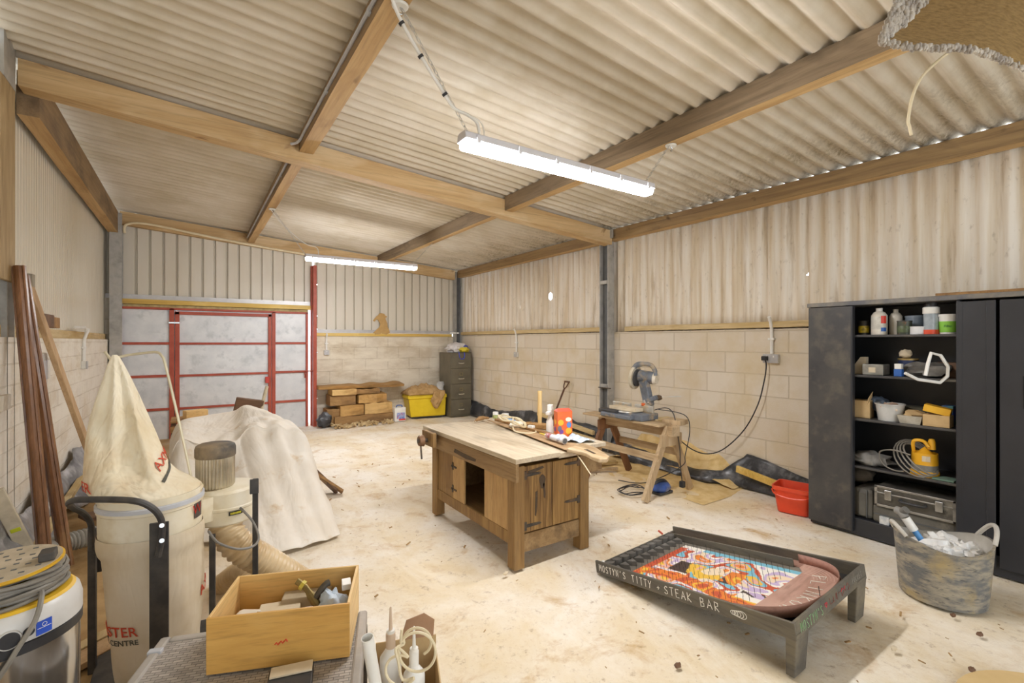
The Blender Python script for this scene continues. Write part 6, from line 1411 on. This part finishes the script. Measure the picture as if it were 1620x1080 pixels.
M_HES = plain('hessian','bf9c6c','a5824f',.95,scale=10,bmp=.2,bscale=150)
hes.grid(rows); 
rows = []
for i in range(13):
    row = []
    for k in range(17):
        u, v = i/12, k/16
        row.append(Vector((4.0+.05+.24*u-.07*v*math.sin(v*2)+.02*noise.noise(Vector((u*5,v*5,3))), 8.905-.03*u-.02-.035*math.sin(PI*v)+.03*noise.noise(Vector((u*6,v*6,1))), .55-.36*v*(.55+.45*math.sin(PI*u)))))
    rows.append(row)
hes.grid(rows); hes.build('hessian_sack', M_HES, smooth=60, solid=.01, label='crumpled brown hessian sacking heaped in the yellow chest', cat='sacking')
MB().ball((4.27,9.05,.585), (.09,.06,.13), 16, 1, .6, 5).build('clear_bag', plain('clear_bag','c6c4c0','a8a6a2',.25,scale=8), smooth=40, label='crumpled clear plastic bag between yellow chest and cabinet', cat='bag')
PCN = thing('paint_can', 'white rectangular can with blue and red label by the yellow chest', 'can', (3.34,8.87,0))
Mp = TR(3.34,8.92,0,R(-4)); MB().box((-.10,-.06,0),(.12,.06,.27), Mp).build('can', M_WHITE, PCN, smooth=0, bevel=.012)
MB().box((-.06,-.0615,.05),(.10,-.06,.17), Mp).build('label', plain('can_label','5a7ac6','c9d6ea',.4,scale=22,c3='d8504a',s3=18), PCN, smooth=0); MB().box((-.02,-.0625,.02),(.11,-.0605,.05), Mp).build('red_label', M_PRED, PCN, smooth=0)
MB().tube([Mp @ Vector(p) for p in ((-.05,0,.27),(-.04,0,.305),(.05,0,.305),(.06,0,.27))], .01, 8, 3).build('handle', M_PBLUE, PCN)
# sawn timber blocks
M_LOG = [wood('sawn_block_%d' % i, a, b_, 0, c, gs=9, along=.2) for i, (a, b_, c) in enumerate((('cfa566','b18548','836138'),('b08a58','8e6a3e','6b4f30'),('e2be80','cba263','a67c48')))]
def log(x0, x1, z0, z1, y, d_, m, label, rz=0, jag=.02, seed=0):
    mb = MB(); rows = []; n = 8
    for i in range(n+1):
        t = i/n; x = x0+(x1-x0)*t; j = lambda q: jag*noise.noise(Vector((t*4, q*3.7, seed)))
        rows.append([Vector((x,y+j(1)+rz*(x-x0),z0)), Vector((x,y+d_+rz*(x-x0),z0)), Vector((x,y+d_+rz*(x-x0),z1+j(2))), Vector((x,y+j(3)+rz*(x-x0),z1+j(4)))])
    mb.grid(rows, closed=True); mb.add(rows[0],[(3,2,1,0)]); mb.add(rows[-1],[(0,1,2,3)])
    return mb.build('timber_block', M_LOG[m], smooth=0, bevel=.006, label=label, cat='timber block', group='sawn timber blocks stacked by the red post')
log(2.16,3.25,.0,.165,9.03,.38,1,'long dark squared timber at the bottom of block stack',-.04,.015,1)
log(2.04,2.26,.0,.30,9.10,.32,1,'short upright end-grain block at left foot of stack',0,.012,2)
log(2.26,2.69,.168,.36,9.03,.34,0,'pale squared block on the bottom timber, left of centre',0,.018,3)
log(2.71,3.24,.168,.375,9.02,.34,2,'bright orange-grained block on bottom timber, right side',0,.03,4)
log(2.09,2.55,.365,.55,9.08,.32,1,'shadowed block under the top left block of stack',0,.02,5)
log(2.12,2.56,.555,.66,9.04,.34,2,'pale freshly sawn block at top left of the stack',0,.012,6)
log(2.60,3.14,.38,.545,9.04,.32,0,'rough split block at top right of the stack',.02,.045,7)
log(2.58,3.02,.55,.645,9.10,.26,1,'thin rough slab under the long waney plank',0,.03,8)
wp = MB(); rows = []
for i in range(25):
    t = i/24; x = 1.90+1.62*t; j = .025*noise.noise(Vector((t*7,1,2)))
    rows.append([Vector((x,9.12+j,.672-.02*t)), Vector((x,9.40,.672)), Vector((x,9.40,.735+j)), Vector((x,9.10+j,.73+j-.03*t))])
wp.grid(rows, closed=True); wp.add(rows[0],[(3,2,1,0)]); wp.add(rows[-1],[(0,1,2,3)])
wp.build('waney_plank', wood('waney_plank','bd935a','94703f',0,'7a5c38'), smooth=0, bevel=.004, label='long waney-edged plank lying across top of the timber blocks', cat='plank')
MB().ball((1.98,9.05,.12), (.13,.10,.13), 18, 1, .5, 6).build('black_sack', M_DPM, smooth=45, label='crumpled black plastic sack between red post and timber blocks', cat='sack')
random.seed(9); ru = MB()
for _ in range(90):
    x = random.uniform(2.1,3.2); y = random.uniform(8.72,8.98); a = random.uniform(0,PI); l = random.uniform(.02,.06)
    ru.bar((x-l*math.cos(a),y-l*math.sin(a),random.uniform(.0,.04)),(x+l*math.cos(a),y+l*math.sin(a),random.uniform(.01,.07)),.03,.018)
ru.build('bark_rubble', plain('bark_chips','d3bd92','a98b5c',.9,scale=9), smooth=0, kind='stuff', label='pale bark rubble strewn before the timber blocks', cat='rubble')
# cut-out board shape standing on the back wall ledge
sh = [(250,250),(238,245),(262,215),(290,185),(310,175),(315,158),(345,150),(385,158),(400,180),(420,185),(418,200),(400,205),(405,230),(425,275),(430,320),(450,355),(462,390),(440,400),(415,415),(380,408),(345,398),(330,410),(290,412),(262,415),(270,405),(240,392),(265,375),(290,350),(320,325),(332,290),(322,262),(300,232),(275,235),(262,255)]
def shp(p): return (3.0+(p[0]-245)*.00157, 1.69+(415-p[1])*.00163)
MB().prism([shp(p) for p in sh], 0, .012, Matrix(((1,0,0,0),(0,0,-1,9.435),(0,1,0,0),(0,0,0,1)))).build('cutout_board', plain('mdf_board','c09c64','b08c56',.8,scale=8), smooth=0, label='brown fretted board cut-out propped on the back wall ledge', cat='board')
MB().bar((4.66,9.36,1.735),(4.86,9.33,1.735),.03,.03).build('white_batten', M_WHITE, smooth=0, label='short white batten on ledge in the back corner', cat='batten')
# ------------------------------------------------------------------ rug hanging over an unseen roof beam overhead
rg = MB(); P0 = [(1393,66),(1432,75),(1480,77),(1520,78),(1560,86),(1600,101),(1660,130)]; P1 = [(1402,30),(1440,10),(1480,0),(1540,-30),(1600,-60),(1640,-70),(1700,-80)]
RD = 1.25; B0 = crom([at(u,v,RD) for u, v in P0], 6); B1 = crom([at(u,v,RD+.35)+Vector((0,0,.10)) for u, v in [(1430,30),(1470,10),(1520,0),(1560,-10),(1600,-20),(1650,-20),(1720,-20)]], 6)
rows = []
for j in range(13):
    t = j/12; rows.append([a.lerp(b_, t)-Vector((0,0,.03*math.sin(PI*t))) for a, b_ in zip(B0, B1)])
RG = thing('rolled_rug', 'brown rug with shaggy grey pile edge drooping from overhead', 'rug', tuple(B0[0]))
M_RUGB = plain('rug_backing','9c7f4f','7d6338',.95,scale=60,bmp=.4,bscale=240); M_PILE = plain('rug_pile','b5aca0','8f8780',.95,scale=30,c3='d6cfc4',s3=24)
rg.grid(rows); rg.build('backing', M_RUGB, RG, smooth=70, solid=.006)
random.seed(31); fr_ = MB()
def tuft(c, s):
    fr_.ball(c, (s, s, s*1.2), 7, 1, .35, random.random()*9)
for i in range(len(B0)-1):
    for q in range(9):
        p = B0[i].lerp(B0[i+1], random.random()); tuft(p+Vector((random.uniform(-.004,.004),random.uniform(-.004,.004),random.uniform(-.004,.008))), random.uniform(.0035,.007))
E0 = [at(u,v,RD+.0) for u, v in ((1393,66),(1398,48),(1406,28),(1412,10),(1420,-15))]; E1 = [at(u,v,RD+.01) for u, v in ((1396,68),(1416,52),(1436,34),(1458,14),(1480,-15))]
for i in range(4):
    for q in range(110):
        t = random.random(); s = random.random(); p = E0[i].lerp(E0[i+1], t).lerp(E1[i].lerp(E1[i+1], t), s); tuft(p+Vector((random.uniform(-.003,.003),random.uniform(-.003,.003),random.uniform(-.003,.003))), random.uniform(.004,.0075))
fr_.build('pile_edge', M_PILE, RG, smooth=70)
# ------------------------------------------------------------------ litter on the floor
MB().prism([(.30*math.cos(a)*(1+.06*math.sin(3*a)), .22*math.sin(a)) for a in [2*PI*k/28 for k in range(28)]], .004, .010, TR(2.98,.42,0,R(-30))).build('cardboard_sheet', plain('kraft_sheet','dcc08c','d0b27c',.85,scale=4), smooth=0, label='round-edged tan card sheet on floor at right foreground', cat='card')
random.seed(17); ch = MB()
spots = []
for _ in range(170):
    x = random.uniform(.9,4.3); y = random.uniform(.6,6.5)
    s = random.choice((.004,.005,.007,.011)) ; a = random.uniform(0,PI); l = s*random.uniform(.8,2.2)
    ch.bar((x-l*math.cos(a),y-l*math.sin(a),.004),(x+l*math.cos(a),y+l*math.sin(a),.004+s*.4),s*.9,s*.5)
ch.build('wood_chips', plain('floor_chips','b08d5c','866640',.9,scale=5), smooth=0, kind='stuff', label='wood chips and shavings scattered over the dusty floor', cat='wood chips')
for i, (u, v, lab) in enumerate(((800,909,'pale stone chip lying at near corner leg of workbench'),(1414,1029,'small white stone chip on floor right of game table shadow'),(1508,976,'brown wood chip on floor before rubber tub'),(1550,1006,'flat brown chip on floor near card sheet'),(1537,1062,'larger brown chip at foreground near card sheet'),(1072,1056,'brown stick chip on floor in front of game table'))):
    r = (u-810)/FL; D = CH*FL/(v-540); p = at(u, v, D)
    MB().ball((p.x,p.y,.012), (.020,.013,.010), 10, 1, .5, i).build('debris_chip', M_CARDL if i < 2 else M_OFFD, smooth=30, label=lab, cat='chip')
cnt = {}
for o in list(SC.objects):
    if o.parent is None and o.get('label') and not o.get('kind'): cnt.setdefault(o.name.split('.')[0], []).append(o)
for k, v in cnt.items():
    if len(v) > 1:
        for o in v:
            if not o.get('group'): o['group'] = k.replace('_', ' ')+'s in the workshop'
# ------------------------------------------------------------------ daylight and exposure
wd = bpy.data.worlds.new('daylight'); SC.world = wd; wd.use_nodes = True
bg = wd.node_tree.nodes['Background']; bg.inputs['Color'].default_value = (.86,.93,1,1); bg.inputs['Strength'].default_value = 1.1
SC.view_settings.view_transform = 'Standard'; SC.view_settings.look = 'None'; SC.view_settings.gamma = 1; SC.view_settings.use_curve_mapping = False
SC.view_settings.exposure = 1.3
cy_ = SC.cycles; cy_.use_denoising = True; cy_.max_bounces = 8; cy_.diffuse_bounces = 5; cy_.sample_clamp_indirect = 6
